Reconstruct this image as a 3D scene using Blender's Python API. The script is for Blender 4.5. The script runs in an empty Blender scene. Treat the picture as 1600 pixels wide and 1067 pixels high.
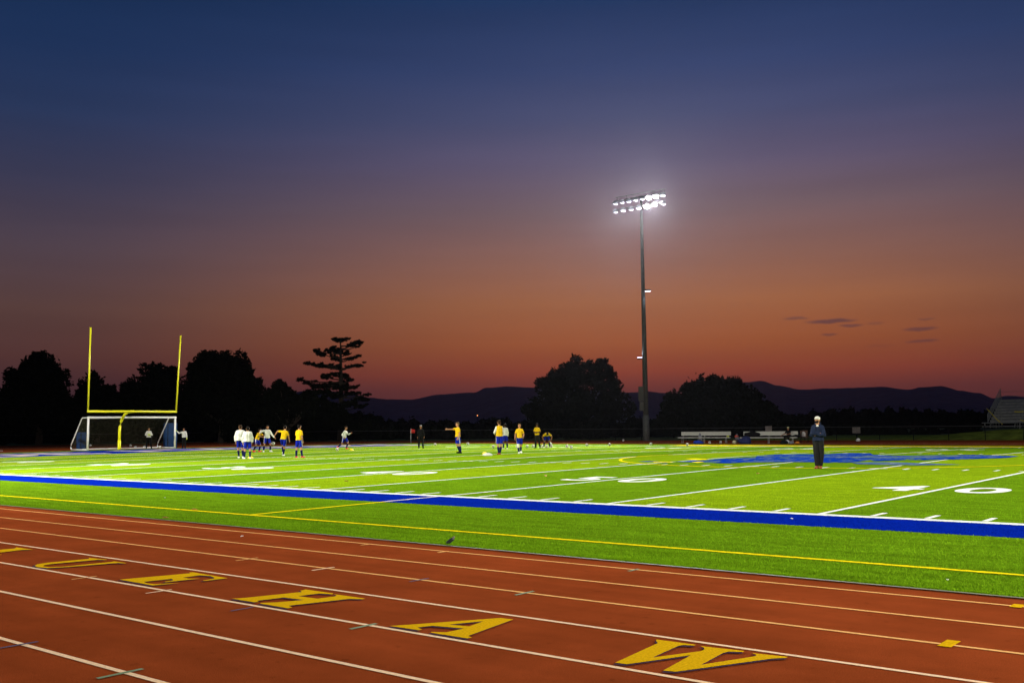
import bpy, bmesh, math, random
import numpy as np
from mathutils import Vector, Matrix
R = math.radians
random.seed(7)
rng = np.random.default_rng(7)
scene = bpy.context.scene
COL = scene.collection

# ------------------------------------------------------------------ camera
CX, CY, CH = 16.3915, -17.515, 1.6814
F_PX, YAW, PIT, ROLL = 1567.65, 0.683138, 0.0836087, -0.0108539
_fw = Vector((-math.sin(YAW), math.cos(YAW), 0)); _rt = Vector((math.cos(YAW), math.sin(YAW), 0)); _up = Vector((0, 0, 1))
AF = _fw*math.cos(PIT) + _up*math.sin(PIT)
_U = _up*math.cos(PIT) - _fw*math.sin(PIT)
AR = _rt*math.cos(ROLL) + _U*math.sin(ROLL)
AU = _U*math.cos(ROLL) - _rt*math.sin(ROLL)
CAM = Vector((CX, CY, CH))
cd = bpy.data.cameras.new('camera'); cam = bpy.data.objects.new('camera', cd); COL.objects.link(cam)
cd.sensor_width = 36.0; cd.lens = F_PX/1600*36; cd.clip_start = 0.1; cd.clip_end = 40000
m = Matrix((AR, AU, -AF)).transposed().to_4x4(); m.translation = CAM
cam.matrix_world = m
scene.camera = cam
scene.view_settings.view_transform = 'Standard'; scene.view_settings.look = 'None'
scene.view_settings.exposure = 0.0; scene.view_settings.gamma = 1.0
scene.cycles.max_bounces = 5
scene.cycles.sample_clamp_indirect = 4.0

CROWN = 0.16114          # the pitch is crowned: a low ridge along its long axis
def zc(y): return CROWN*max(0.0, 1 - abs(y - 24.385)/29.9)
def raydir(u, v): return AF + AR*((u-800)/F_PX) + AU*((533.5-v)/F_PX)
def G(u, v, z=None):
    """a point of the photograph (1600 px wide) on the ground"""
    d = raydir(u, v); zz = 0.0 if z is None else z
    for i in range(60):
        p = CAM + d*((zz-CH)/d.z)
        if z is not None: break
        zz = .5*zz + .5*zc(p.y)
    return Vector((p.x, p.y, zz))
def at_depth(u, v, dep):
    return CAM + raydir(u, v)*dep
def depth_of(p): return (Vector(p)-CAM).dot(AF)

# ------------------------------------------------------------------ world: dusk sky
W = bpy.data.worlds.new('World'); scene.world = W; W.use_nodes = True
nt = W.node_tree; nt.nodes.clear()
def N(t, **k):
    n = nt.nodes.new(t)
    for a, b in k.items(): setattr(n, a, b)
    return n
def lk(a, b): nt.links.new(a, b)
def mth(op, a, b=None, c=None, clamp=False):
    n = N('ShaderNodeMath', operation=op, use_clamp=clamp)
    for i, v in enumerate((a, b, c)):
        if v is None: continue
        if isinstance(v, (int, float)): n.inputs[i].default_value = v
        else: lk(v, n.inputs[i])
    return n.outputs[0]
def s2l(c):
    return tuple((x/255/12.92 if x/255 <= .04045 else ((x/255+.055)/1.055)**2.4) for x in c)
def ramp(fac, stops, interp='LINEAR'):
    n = N('ShaderNodeValToRGB'); n.color_ramp.interpolation = interp
    el = n.color_ramp.elements
    while len(el) < len(stops): el.new(0.5)
    for e, (p, c) in zip(el, stops): e.position = p; e.color = (*c, 1)
    lk(fac, n.inputs[0]); return n.outputs[0]
tc = N('ShaderNodeTexCoord'); nv = N('ShaderNodeVectorMath', operation='NORMALIZE'); lk(tc.outputs['Generated'], nv.inputs[0])
sx = N('ShaderNodeSeparateXYZ'); lk(nv.outputs[0], sx.inputs[0])
el_ = mth('ARCSINE', sx.outputs[2])                      # elevation, radians
AZ0 = math.atan2(*( (AF + AR*((1050-800)/F_PX)).yx ))      # the brightest azimuth of the afterglow
hx = mth('MULTIPLY', sx.outputs[0], math.cos(AZ0)); hy = mth('MULTIPLY', sx.outputs[1], math.sin(AZ0))
hl = mth('SQRT', mth('ADD', mth('MULTIPLY', sx.outputs[0], sx.outputs[0]), mth('MULTIPLY', sx.outputs[1], sx.outputs[1])))
cosd = mth('DIVIDE', mth('ADD', hx, hy), mth('MAXIMUM', hl, 1e-4))
dlt = mth('ARCCOSINE', mth('MINIMUM', mth('MAXIMUM', cosd, -1.0), 1.0))   # azimuth away from it
ef = mth('DIVIDE', mth('MAXIMUM', el_, 0.0), R(24.0), clamp=True)
def es(v, c): return (max(0.0, math.degrees(math.atan((664.9-v)/F_PX)))/24.0, s2l(c))
core = ramp(ef, [es(664, (84, 42, 46)), es(612, (110, 52, 48)), es(585, (140, 63, 44)), es(540, (155, 84, 48)), es(475, (159, 99, 65)), es(405, (140, 97, 84)),
                 es(330, (116, 93, 99)), es(255, (95, 85, 111)), es(180, (73, 77, 112)), es(100, (54, 67, 108)), es(0, (38, 56, 96)), (1.0, s2l((30, 57, 100)))])
side = ramp(ef, [es(664, (44, 28, 36)), es(610, (66, 40, 44)), es(560, (84, 52, 48)), es(490, (90, 64, 60)), es(400, (80, 66, 76)),
                 es(300, (58, 58, 82)), es(200, (40, 54, 88)), es(100, (30, 50, 88)), es(0, (22, 44, 80)), (1.0, s2l((20, 42, 76)))])
df = N('ShaderNodeMapRange', interpolation_type='SMOOTHSTEP'); lk(dlt, df.inputs[0]); df.inputs[1].default_value = R(4); df.inputs[2].default_value = R(36)
mx = N('ShaderNodeMix', data_type='RGBA'); lk(df.outputs[0], mx.inputs[0]); lk(core, mx.inputs[6]); lk(side, mx.inputs[7])
# a few thin dark clouds low in the afterglow (by azimuth and elevation)
nz = N('ShaderNodeTexNoise'); nz.inputs['Scale'].default_value = 60; nz.inputs['Detail'].default_value = 5
lk(nv.outputs[0], nz.inputs['Vector'])
az = mth('ARCTAN2', sx.outputs[1], sx.outputs[0])
nzo = mth('MULTIPLY', mth('SUBTRACT', nz.outputs[0], 0.5), 0.0045)
cl = None
for (u, v, w, h, k) in [(1243, 498, 18, 2.2, .7), (1298, 502, 34, 3.2, 1), (1330, 509, 16, 2.4, .8), (1296, 522, 11, 2.0, .75), (1368, 506, 12, 2, .4),
                        (1448, 498, 12, 1.6, .5), (1438, 514, 22, 3.0, .8), (1441, 533, 22, 2.0, .7), (1375, 540, 20, 2, .2)]:
    d = raydir(u, v).normalized()
    a0, e0 = math.atan2(d.y, d.x), math.asin(d.z)
    da = mth('DIVIDE', mth('SUBTRACT', az, a0), w/F_PX*1.1)
    de = mth('DIVIDE', mth('ADD', mth('SUBTRACT', el_, e0), nzo), h/F_PX*1.15)
    rr = mth('ADD', mth('MULTIPLY', da, da), mth('MULTIPLY', de, de))
    g = mth('MULTIPLY', mth('SUBTRACT', 1.25, rr, clamp=True), k)
    cl = g if cl is None else mth('MAXIMUM', cl, g)
mc = N('ShaderNodeMix', data_type='RGBA'); lk(mth('MULTIPLY', cl, 0.62), mc.inputs[0]); lk(mx.outputs[2], mc.inputs[6]); mc.inputs[7].default_value = (*s2l((62, 48, 66)), 1)
mpv = N('ShaderNodeMapping'); mpv.inputs['Scale'].default_value = (2.2, 2.2, 26); lk(nv.outputs[0], mpv.inputs[0])
nst = N('ShaderNodeTexNoise'); nst.inputs['Scale'].default_value = 1.6; nst.inputs['Detail'].default_value = 5; lk(mpv.outputs[0], nst.inputs['Vector'])
stk = N('ShaderNodeMapRange'); lk(nst.outputs[0], stk.inputs[0]); stk.inputs[1].default_value = .3; stk.inputs[2].default_value = .7; stk.inputs[3].default_value = .955; stk.inputs[4].default_value = 1.045
skm = N('ShaderNodeVectorMath', operation='SCALE'); lk(mc.outputs[2], skm.inputs[0]); lk(stk.outputs[0], skm.inputs['Scale'])
bg = N('ShaderNodeBackground'); lk(skm.outputs[0], bg.inputs[0]); bg.inputs[1].default_value = 1.0
wo = N('ShaderNodeOutputWorld'); lk(bg.outputs[0], wo.inputs[0])

# ------------------------------------------------------------------ materials
def mat(name, col, rough=.8, var=.0, scale=20, spec=.3, metal=0, bump=0, bscale=60, emit=None, estr=0):
    ma = bpy.data.materials.new(name); ma.use_nodes = True; t = ma.node_tree; b = t.nodes['Principled BSDF']
    b.inputs['Base Color'].default_value = (*col, 1); b.inputs['Roughness'].default_value = rough
    b.inputs['Specular IOR Level'].default_value = spec; b.inputs['Metallic'].default_value = metal
    co = t.nodes.new('ShaderNodeTexCoord')
    if var:
        n = t.nodes.new('ShaderNodeTexNoise'); n.inputs['Scale'].default_value = scale; n.inputs['Detail'].default_value = 6
        t.links.new(co.outputs['Object'], n.inputs['Vector'])
        r = t.nodes.new('ShaderNodeValToRGB')
        r.color_ramp.elements[0].position = .3; r.color_ramp.elements[1].position = .7
        r.color_ramp.elements[0].color = (*[c*(1-var) for c in col], 1); r.color_ramp.elements[1].color = (*[min(1, c*(1+var)) for c in col], 1)
        t.links.new(n.outputs[0], r.inputs[0]); t.links.new(r.outputs[0], b.inputs['Base Color'])
    if bump:
        n = t.nodes.new('ShaderNodeTexNoise'); n.inputs['Scale'].default_value = bscale; n.inputs['Detail'].default_value = 4
        t.links.new(co.outputs['Object'], n.inputs['Vector'])
        bp = t.nodes.new('ShaderNodeBump'); bp.inputs['Strength'].default_value = bump; bp.inputs['Distance'].default_value = .02
        t.links.new(n.outputs[0], bp.inputs['Height']); t.links.new(bp.outputs[0], b.inputs['Normal'])
    if emit:
        b.inputs['Emission Color'].default_value = (*emit, 1); b.inputs['Emission Strength'].default_value = estr
    return ma

def turf_material(name='turf', gain=1.0):
    ma = bpy.data.materials.new(name); ma.use_nodes = True; t = ma.node_tree; b = t.nodes['Principled BSDF']
    L = t.links.new
    b.inputs['Roughness'].default_value = 1; b.inputs['Specular IOR Level'].default_value = 0
    co = t.nodes.new('ShaderNodeTexCoord'); s = t.nodes.new('ShaderNodeSeparateXYZ'); L(co.outputs['Object'], s.inputs[0])
    def mm(op, a, b_=None, clamp=False):
        n = t.nodes.new('ShaderNodeMath'); n.operation = op; n.use_clamp = clamp
        for i, v in enumerate((a, b_)):
            if v is None: continue
            if isinstance(v, (int, float)): n.inputs[i].default_value = v
            else: L(v, n.inputs[i])
        return n.outputs[0]
    band = mm('MODULO', mm('FLOOR', mm('DIVIDE', mm('ABSOLUTE', s.outputs[0]), 4.572)), 2)      # 0 dark, 1 light
    inside = mm('MULTIPLY', mm('GREATER_THAN', s.outputs[1], 0.0), mm('LESS_THAN', s.outputs[1], 48.77))
    band = mm('MULTIPLY', band, inside)
    mp = t.nodes.new('ShaderNodeMapping'); mp.inputs['Scale'].default_value = (1, 1, 1); L(co.outputs['Object'], mp.inputs[0])
    n1 = t.nodes.new('ShaderNodeTexNoise'); n1.inputs['Scale'].default_value = 26; n1.inputs['Detail'].default_value = 8; n1.inputs['Roughness'].default_value = .75
    L(mp.outputs[0], n1.inputs['Vector'])
    mp2 = t.nodes.new('ShaderNodeMapping'); mp2.inputs['Scale'].default_value = (.5, 2.6, 1); L(co.outputs['Object'], mp2.inputs[0])
    n2 = t.nodes.new('ShaderNodeTexNoise'); n2.inputs['Scale'].default_value = 1.6; n2.inputs['Detail'].default_value = 5
    L(mp2.outputs[0], n2.inputs['Vector'])
    mc = t.nodes.new('ShaderNodeMix'); mc.data_type = 'RGBA'; L(band, mc.inputs[0])
    mc.inputs[6].default_value = (.102, .205, .005, 1); mc.inputs[7].default_value = (.172, .275, .005, 1)
    v = mm('ADD', mm('MULTIPLY', mm('SUBTRACT', n1.outputs[0], .5), 1.9), mm('MULTIPLY', mm('SUBTRACT', n2.outputs[0], .5), 1.0))
    v = mm('MULTIPLY', mm('ADD', v, 1.0), gain)
    vm = t.nodes.new('ShaderNodeVectorMath'); vm.operation = 'SCALE'; L(mc.outputs[2], vm.inputs[0]); L(v, vm.inputs['Scale'])
    L(vm.outputs[0], b.inputs['Base Color'])
    bp = t.nodes.new('ShaderNodeBump'); bp.inputs['Strength'].default_value = .55; bp.inputs['Distance'].default_value = .03
    L(n1.outputs[0], bp.inputs['Height']); L(bp.outputs[0], b.inputs['Normal'])
    return ma

def track_material(name, col):
    ma = bpy.data.materials.new(name); ma.use_nodes = True; t = ma.node_tree; b = t.nodes['Principled BSDF']; L = t.links.new
    b.inputs['Roughness'].default_value = 1; b.inputs['Specular IOR Level'].default_value = 0
    co = t.nodes.new('ShaderNodeTexCoord')
    n1 = t.nodes.new('ShaderNodeTexNoise'); n1.inputs['Scale'].default_value = 110; n1.inputs['Detail'].default_value = 5; L(co.outputs['Object'], n1.inputs['Vector'])
    n2 = t.nodes.new('ShaderNodeTexNoise'); n2.inputs['Scale'].default_value = .9; n2.inputs['Detail'].default_value = 6; n2.inputs['Roughness'].default_value = .65; L(co.outputs['Object'], n2.inputs['Vector'])
    def rr(f, a, c):
        r = t.nodes.new('ShaderNodeMapRange'); r.inputs[1].default_value = .3; r.inputs[2].default_value = .7; r.inputs[3].default_value = a; r.inputs[4].default_value = c; L(f, r.inputs[0]); return r.outputs[0]
    mp = t.nodes.new('ShaderNodeMapping'); mp.inputs['Scale'].default_value = (.10, 2.6, 1); L(co.outputs['Object'], mp.inputs[0])
    n3 = t.nodes.new('ShaderNodeTexNoise'); n3.inputs['Scale'].default_value = 1.0; n3.inputs['Detail'].default_value = 6; L(mp.outputs[0], n3.inputs['Vector'])
    n4 = t.nodes.new('ShaderNodeTexNoise'); n4.inputs['Scale'].default_value = 9; n4.inputs['Detail'].default_value = 3; L(co.outputs['Object'], n4.inputs['Vector'])
    r4 = t.nodes.new('ShaderNodeMapRange'); r4.inputs[1].default_value = .64; r4.inputs[2].default_value = .74; r4.inputs[3].default_value = 1.0; r4.inputs[4].default_value = .78; L(n4.outputs[0], r4.inputs[0])
    m3 = t.nodes.new('ShaderNodeMath'); m3.operation = 'MULTIPLY'; L(rr(n3.outputs[0], .90, 1.09), m3.inputs[0]); L(r4.outputs[0], m3.inputs[1])
    m5 = t.nodes.new('ShaderNodeMath'); m5.operation = 'MULTIPLY'; L(rr(n1.outputs[0], .72, 1.28), m5.inputs[0]); L(m3.outputs[0], m5.inputs[1])
    mu = t.nodes.new('ShaderNodeMath'); mu.operation = 'MULTIPLY'; L(m5.outputs[0], mu.inputs[0]); L(rr(n2.outputs[0], .80, 1.14), mu.inputs[1])
    vm = t.nodes.new('ShaderNodeVectorMath'); vm.operation = 'SCALE'; vm.inputs[0].default_value = col; L(mu.outputs[0], vm.inputs['Scale'])
    L(vm.outputs[0], b.inputs['Base Color'])
    bp = t.nodes.new('ShaderNodeBump'); bp.inputs['Strength'].default_value = .5; bp.inputs['Distance'].default_value = .006
    L(n1.outputs[0], bp.inputs['Height']); L(bp.outputs[0], b.inputs['Normal'])
    return ma

TURF = turf_material(); BLADE = turf_material('turf_blade', 1.55)
TRACK = track_material('track_rubber', (.245, .048, .0125))
APRON = track_material('apron_rubber', (.22, .042, .008))
WHITE = mat('white_paint', (.78, .80, .72), .85, .18, 30, spec=0)
CREAM = mat('cream_lane_paint', (.88, .60, .36), .85, .16, 45, spec=0)
OCHRE = mat('ochre_lane_paint', (.80, .42, .14), .85, .16, 45, spec=0)
YEL_T = mat('yellow_turf_paint', (.82, .66, .008), .85, .15, 30, spec=0)
GOLD = mat('gold_letter_paint', (.64, .375, .006), .85, .2, 55, spec=0)
NAVYP = mat('navy_letter_paint', (.075, .040, .062), .85, .25, 40, spec=0)
BLUE_T = mat('blue_turf', (.0015, .015, .28), .85, .16, 40, bump=.5, bscale=30, spec=0)
LOGO_B = mat('blue_logo', (.004, .03, .25), .85, .55, 2.2, spec=0)
LOGO_G = mat('grey_blue_logo', (.085, .13, .20), .85, .5, 2.2, spec=0)
def worn(name, ca, cb, cc):
    ma = bpy.data.materials.new(name); ma.use_nodes = True; t = ma.node_tree; b = t.nodes['Principled BSDF']; L = t.links.new
    b.inputs['Roughness'].default_value = 1; b.inputs['Specular IOR Level'].default_value = 0
    co = t.nodes.new('ShaderNodeTexCoord'); mp = t.nodes.new('ShaderNodeMapping'); mp.inputs['Scale'].default_value = (1.2, .55, 1); L(co.outputs['Object'], mp.inputs[0])
    n = t.nodes.new('ShaderNodeTexNoise'); n.inputs['Scale'].default_value = .9; n.inputs['Detail'].default_value = 8; n.inputs['Roughness'].default_value = .7; L(mp.outputs[0], n.inputs['Vector'])
    r = t.nodes.new('ShaderNodeValToRGB'); el = r.color_ramp.elements; el[0].position = .395; el[0].color = (*cc, 1); el[1].position = .43; el[1].color = (*ca, 1)
    for p_, c_ in ((.535, ca), (.56, cb), (.60, cb), (.63, ca)): e = el.new(p_); e.color = (*c_, 1)
    L(n.outputs[0], r.inputs[0]); L(r.outputs[0], b.inputs['Base Color']); return ma
LOGO_B = worn('blue_logo', (.003, .03, .26), (.07, .12, .24), (.10, .19, .05))
LOGO_G = worn('grey_blue_logo', (.06, .11, .20), (.14, .18, .20), (.11, .19, .02))
GREYC = mat('grey_curb', (.15, .14, .07), .8, .2, 12)
GRASS = mat('dark_grass', (.045, .07, .012), .95, .4, 2.5, .1, bump=.6, bscale=8)
BANKM = mat('bank_grass', (.15, .18, .02), .95, .4, 1.2, 0, bump=.6, bscale=8)
HILLM = mat('hill_forest_air_blue', (.045, .062, .095), 1, .2, .01, .0)  # blue of the distant evening air is put into the forest colour
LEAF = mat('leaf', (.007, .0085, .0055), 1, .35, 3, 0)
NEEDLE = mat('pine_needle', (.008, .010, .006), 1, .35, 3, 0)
BARK = mat('bark', (.035, .026, .018), .95, .3, 8)
POLEM = mat('galvanised_pole', (.055, .057, .052), .6, .2, 3, .25)
BOXM = mat('grey_cabinet', (.06, .058, .05), .7, .1, 6, .15)
YELLOWM = mat('yellow_goal_paint', (.84, .80, .01), .4, .05, 6, .5)
WHITEM = mat('white_goal_paint', (.78, .77, .72), .4, .06, 8, .5)
NETM = mat('net_cord', (.085, .08, .05), .9, spec=0)
NETB = mat('navy_net_cord', (.012, .03, .15), .9, spec=0)
BLUEPAD = mat('blue_pad_vinyl', (.004, .032, .11), .8, .25, 3, .1)
ALU = mat('aluminium', (.42, .42, .37), .5, .08, 10, .5)
ALUD = mat('weathered_aluminium', (.30, .30, .25), .7, .2, 3, .2)
BLACKM = mat('black_vinyl_wire', (.005, .005, .005), .8, spec=.05)
TAPE = mat('yellow_tape', (.80, .66, .01), .5, .1, 10)
SIGNM = mat('weathered_sign', (.15, .13, .115), .7, .2, 6)
LENS = mat('lamp_lens', (1, 1, 1), .3, emit=(.86, .80, 1.0), estr=4)
LENS_HOT = mat('lamp_lens_facing', (1, 1, 1), .3, emit=(1.0, .96, .90), estr=300)
LENS2 = mat('led_lens', (1, 1, 1), .3, emit=(.8, .78, 1.0), estr=6)
HOUSE = mat('lamp_housing', (.20, .20, .21), .4, .1, 10, .5)
SKIN = [mat('skin_light', (.36, .18, .09), .6, .06, 20, .15), mat('skin_tan', (.25, .115, .055), .6, .06, 20, .15), mat('skin_brown', (.09, .042, .022), .55, .06, 20, .15)]
EYE = mat('eye', (.02, .015, .012), .3); LIP = mat('lip', (.30, .10, .08), .5)
HAIRD = mat('hair_dark', (.006, .0045, .0035), .8, .3, 60, .08); HAIRB = mat('hair_brown', (.026, .014, .007), .8, .3, 60, .08); HAIRL = mat('hair_fair', (.11, .07, .03), .8, .3, 60, .08)
JYEL = mat('yellow_jersey', (.60, .38, .006), .9, .12, 9, .08, bump=.6, bscale=8); JWHI = mat('white_jersey', (.56, .56, .50), .9, .10, 9, .08, bump=.6, bscale=8)
SBLUE = mat('blue_shorts', (.004, .012, .24), .9, .12, 14, .08, bump=.4, bscale=9); NAVY = mat('navy_sock', (.005, .008, .05), .9, .15, 30, .08)
CNAVY = mat('navy_hoodie', (.010, .015, .032), .95, .14, 12, .05, bump=.5, bscale=9); CHAR = mat('charcoal_trousers', (.010, .010, .009), .9, .18, 12, .08)
BLK = mat('black_cloth', (.006, .006, .0065), .9, .2, 12, .08); RED = mat('red_boot', (.62, .03, .012), .5); ORANGE = mat('orange_boot', (.20, .032, .004), .5)
SHW = mat('white_boot', (.72, .70, .64), .5); GLOVE = mat('yellow_green_glove', (.55, .68, .03), .6); BANDAGE = mat('white_bandage', (.62, .58, .48), .8)
BALLW = mat('ball_white', (.74, .70, .60), .4, .06, 20); BALLB = mat('ball_black', (.05, .05, .06), .4)
CONE = mat('cone_yellow', (.80, .62, .01), .5); ORAN = mat('cone_orange', (.80, .26, .01), .5)
GREYB = mat('grey_bag', (.16, .17, .19), .8, .2, 10); BROWN = mat('brown_canvas', (.085, .05, .03), .85, .2, 10)
DRY = mat('dry_leaf', (.36, .18, .05), .8, .3, 60)

# ------------------------------------------------------------------ mesh helpers
def mesh_obj(name, verts, faces, m, parent=None, smooth=False):
    me = bpy.data.meshes.new(name); me.from_pydata([tuple(v) for v in verts], [], faces); me.update()
    o = bpy.data.objects.new(name, me); COL.objects.link(o)
    for x in (m if isinstance(m, (list, tuple)) else [m]): me.materials.append(x)
    if smooth: me.polygons.foreach_set('use_smooth', [True]*len(me.polygons))
    if parent: o.parent = parent
    return o
def bm_obj(name, bm, m, parent=None, smooth=False):
    me = bpy.data.meshes.new(name); bm.to_mesh(me); bm.free()
    o = bpy.data.objects.new(name, me); COL.objects.link(o)
    for x in (m if isinstance(m, (list, tuple)) else [m]): me.materials.append(x)
    if smooth: me.polygons.foreach_set('use_smooth', [True]*len(me.polygons))
    if parent: o.parent = parent
    return o
def tag(o, label=None, cat=None, group=None, kind=None):
    if label: o['label'] = label
    if cat: o['category'] = cat
    if group: o['group'] = group
    if kind: o['kind'] = kind
    return o
def empty(name, loc=(0, 0, 0), rz=0.0):
    o = bpy.data.objects.new(name, None); COL.objects.link(o); o.location = loc; o.rotation_euler = (0, 0, rz); o.empty_display_size = .2
    return o
def copy_tree(o, parent=None):
    c = o.copy(); COL.objects.link(c); c.parent = parent
    for ch in list(o.children): copy_tree(ch, c)
    return c
def basis(d):
    d = Vector(d).normalized(); a = Vector((0, 0, 1)) if abs(d.z) < .9 else Vector((1, 0, 0))
    x = a.cross(d).normalized(); return x, d.cross(x), d
class MB:
    def __init__(s): s.v = []; s.f = []
    def add(s, vs, fs):
        o = len(s.v); s.v += [tuple(v) for v in vs]; s.f += [tuple(i+o for i in f) for f in fs]; return s
    def box(s, c, d, rot=None):
        c = Vector(c); h = Vector(d)/2; vs = []
        for i in (-1, 1):
            for j in (-1, 1):
                for k in (-1, 1):
                    p = Vector((i*h.x, j*h.y, k*h.z)); vs.append(c + (rot @ p if rot else p))
        return s.add(vs, [(0, 1, 3, 2), (4, 6, 7, 5), (0, 4, 5, 1), (2, 3, 7, 6), (0, 2, 6, 4), (1, 5, 7, 3)])
    def tube(s, pts, r, n=8, cap=True):
        pts = [Vector(p) for p in pts]; rs = r if isinstance(r, (list, tuple)) else [r]*len(pts); o = len(s.v); vs = []; fs = []
        for i, p in enumerate(pts):
            d = (pts[min(i+1, len(pts)-1)] - pts[max(i-1, 0)]); x, y, z = basis(d)
            for k in range(n):
                a = 2*math.pi*k/n; vs.append(p + x*math.cos(a)*rs[i] + y*math.sin(a)*rs[i])
        for i in range(len(pts)-1):
            for k in range(n):
                k2 = (k+1) % n; fs.append((i*n+k, i*n+k2, (i+1)*n+k2, (i+1)*n+k))
        if cap: fs.append(tuple(range(n))[::-1]); fs.append(tuple((len(pts)-1)*n+k for k in range(n)))
        return s.add(vs, fs)
    def cap(s, p0, p1, r0, r1, e0=True, e1=True, n=14):
        """tapered limb with round (True) or flat ends"""
        p0, p1 = Vector(p0), Vector(p1); x, y, z = basis(p1-p0); vs = []; fs = []; rings = []
        if e0: rings += [(p0 - z*r0*math.sin(a), r0*math.cos(a)) for a in (R(75), R(50), R(25))]
        rings += [(p0, r0), (p1, r1)]
        if e1: rings += [(p1 + z*r1*math.sin(a), r1*math.cos(a)) for a in (R(25), R(50), R(75))]
        for c, r in rings:
            for k in range(n):
                a = 2*math.pi*k/n; vs.append(c + x*math.cos(a)*r + y*math.sin(a)*r)
        for i in range(len(rings)-1):
            for k in range(n):
                k2 = (k+1) % n; fs.append((i*n+k, i*n+k2, (i+1)*n+k2, (i+1)*n+k))
        fs.append(tuple(range(n))[::-1]); fs.append(tuple((len(rings)-1)*n+k for k in range(n)))
        return s.add(vs, fs)
    def ell(s, c, rad, rot=None, n=14, mrow=9):
        c = Vector(c); vs = []; fs = []
        for i in range(1, mrow):
            th = math.pi*i/mrow
            for k in range(n):
                a = 2*math.pi*k/n; p = Vector((rad[0]*math.sin(th)*math.cos(a), rad[1]*math.sin(th)*math.sin(a), rad[2]*math.cos(th)))
                vs.append(c + (rot @ p if rot else p))
        for q in (1, -1):
            p = Vector((0, 0, q*rad[2])); vs.append(c + (rot @ p if rot else p))
        T, B = len(vs)-2, len(vs)-1
        for i in range(mrow-2):
            for k in range(n):
                k2 = (k+1) % n; fs.append((i*n+k, (i+1)*n+k, (i+1)*n+k2, i*n+k2))
        for k in range(n):
            k2 = (k+1) % n; fs.append((T, k, k2)); fs.append((B, (mrow-2)*n+k2, (mrow-2)*n+k))
        return s.add(vs, fs)
    def obj(s, name, m, parent=None, smooth=False): return mesh_obj(name, s.v, s.f, m, parent, smooth)
def bevel(o, w=.01, seg=2):
    b = o.modifiers.new('bevel', 'BEVEL'); b.width = w; b.segments = seg; b.limit_method = 'ANGLE'; return o

# sheets laid on the crowned pitch: every polygon is split along the crown's ridge
def drape(name, polys, m, lift, holes=None, parent=None):
    bm = bmesh.new()
    for P in polys:
        vs = [bm.verts.new((x, y, 0)) for x, y in P]
        f = bm.faces.new(vs)
    bmesh.ops.triangulate(bm, faces=list(bm.faces))
    for yy in (24.385, 54.285, -5.515):
        bmesh.ops.bisect_plane(bm, geom=list(bm.verts)+list(bm.edges)+list(bm.faces), plane_co=(0, yy, 0), plane_no=(0, 1, 0))
    for v in bm.verts: v.co.z = zc(v.co.y) + lift
    bmesh.ops.recalc_face_normals(bm, faces=list(bm.faces))
    for f in bm.faces:
        if f.normal.z < 0: f.normal_flip()
    o = bm_obj(name, bm, m, parent); tag(o, kind='structure'); return o
def rect(x0, x1, y0, y1): return [(x0, y0), (x1, y0), (x1, y1), (x0, y1)]
def strip(p, w, closed=False):
    """quads of width w along a line of points"""
    out = []; n = len(p)
    for i in range(n if closed else n-1):
        a = Vector(p[i]); b = Vector(p[(i+1) % n]); d = (b-a).normalized(); q = Vector((-d.y, d.x))*w/2
        out.append([tuple(a+q), tuple(b+q), tuple(b-q), tuple(a-q)][::-1])
    return out
def arc_strip(c, r, w, a0, a1, n):
    out = []
    for i in range(n):
        s, e = a0+(a1-a0)*i/n, a0+(a1-a0)*(i+1)/n
        f = lambda a, rr: (c[0]+rr*math.cos(a), c[1]+rr*math.sin(a))
        out.append([f(s, r-w/2), f(s, r+w/2), f(e, r+w/2), f(e, r-w/2)])
    return out

# ------------------------------------------------------------------ ground, track, pitch
YD = .9144; FW = 48.77; YC = 24.385; RT = YC + 7.0
bm = bmesh.new()
S = 7400
vs = [bm.verts.new((x, y, -.03)) for x, y in ((-S, -S), (S, -S), (S, S), (-S, S))]; bm.faces.new(vs)
tag(bm_obj('ground', bm, GRASS), kind='structure')
ap = [(60, 75.5), (-4, 75.5), (-20, 75.0), (-40, 72.6), (-55, 70.0), (-72, 67), (-96, 56.5), (-104, 36), (-101, 12), (-80, -16), (60, -16)]
bm = bmesh.new(); bm.faces.new([bm.verts.new((x, y, -.012)) for x, y in ap]); bmesh.ops.triangulate(bm, faces=list(bm.faces))
bmesh.ops.recalc_face_normals(bm, faces=list(bm.faces))
tag(bm_obj('track_apron', bm, APRON), kind='structure')
def stadium(r, xe=50.0, n=48):
    pts = []
    for i in range(n+1): a = -math.pi/2 + math.pi*i/n; pts.append((xe + r*math.cos(a), YC + r*math.sin(a)))
    for i in range(n+1): a = math.pi/2 + math.pi*i/n; pts.append((-xe + r*math.cos(a), YC + r*math.sin(a)))
    return pts
bm = bmesh.new(); bm.faces.new([bm.verts.new((x, y, 0)) for x, y in stadium(RT+10.6)]); bmesh.ops.triangulate(bm, faces=list(bm.faces))
tag(bm_obj('running_track', bm, TRACK), kind='structure')
TX0, TX1 = -57.9, 57.9
o = drape('turf_pitch', [rect(TX0, TX1, -7.0, RT+YC)], TURF, .008)
lanes_c, lanes_o = [], []
for i, off in enumerate((.45, 1.46, 2.46, 3.48, 4.54, 5.60, 6.69, 7.75)):
    r = RT + off; w = .05
    dst = lanes_c if i >= 3 else lanes_o
    dst += strip([(-50, YC-r), (0, YC-r), (50, YC-r)], w) + strip([(50, YC+r), (0, YC+r), (-50, YC+r)], w)
    dst += arc_strip((-50, YC), r, w, math.pi/2, 3*math.pi/2, 48) + arc_strip((50, YC), r, w, -math.pi/2, math.pi/2, 48)
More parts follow.
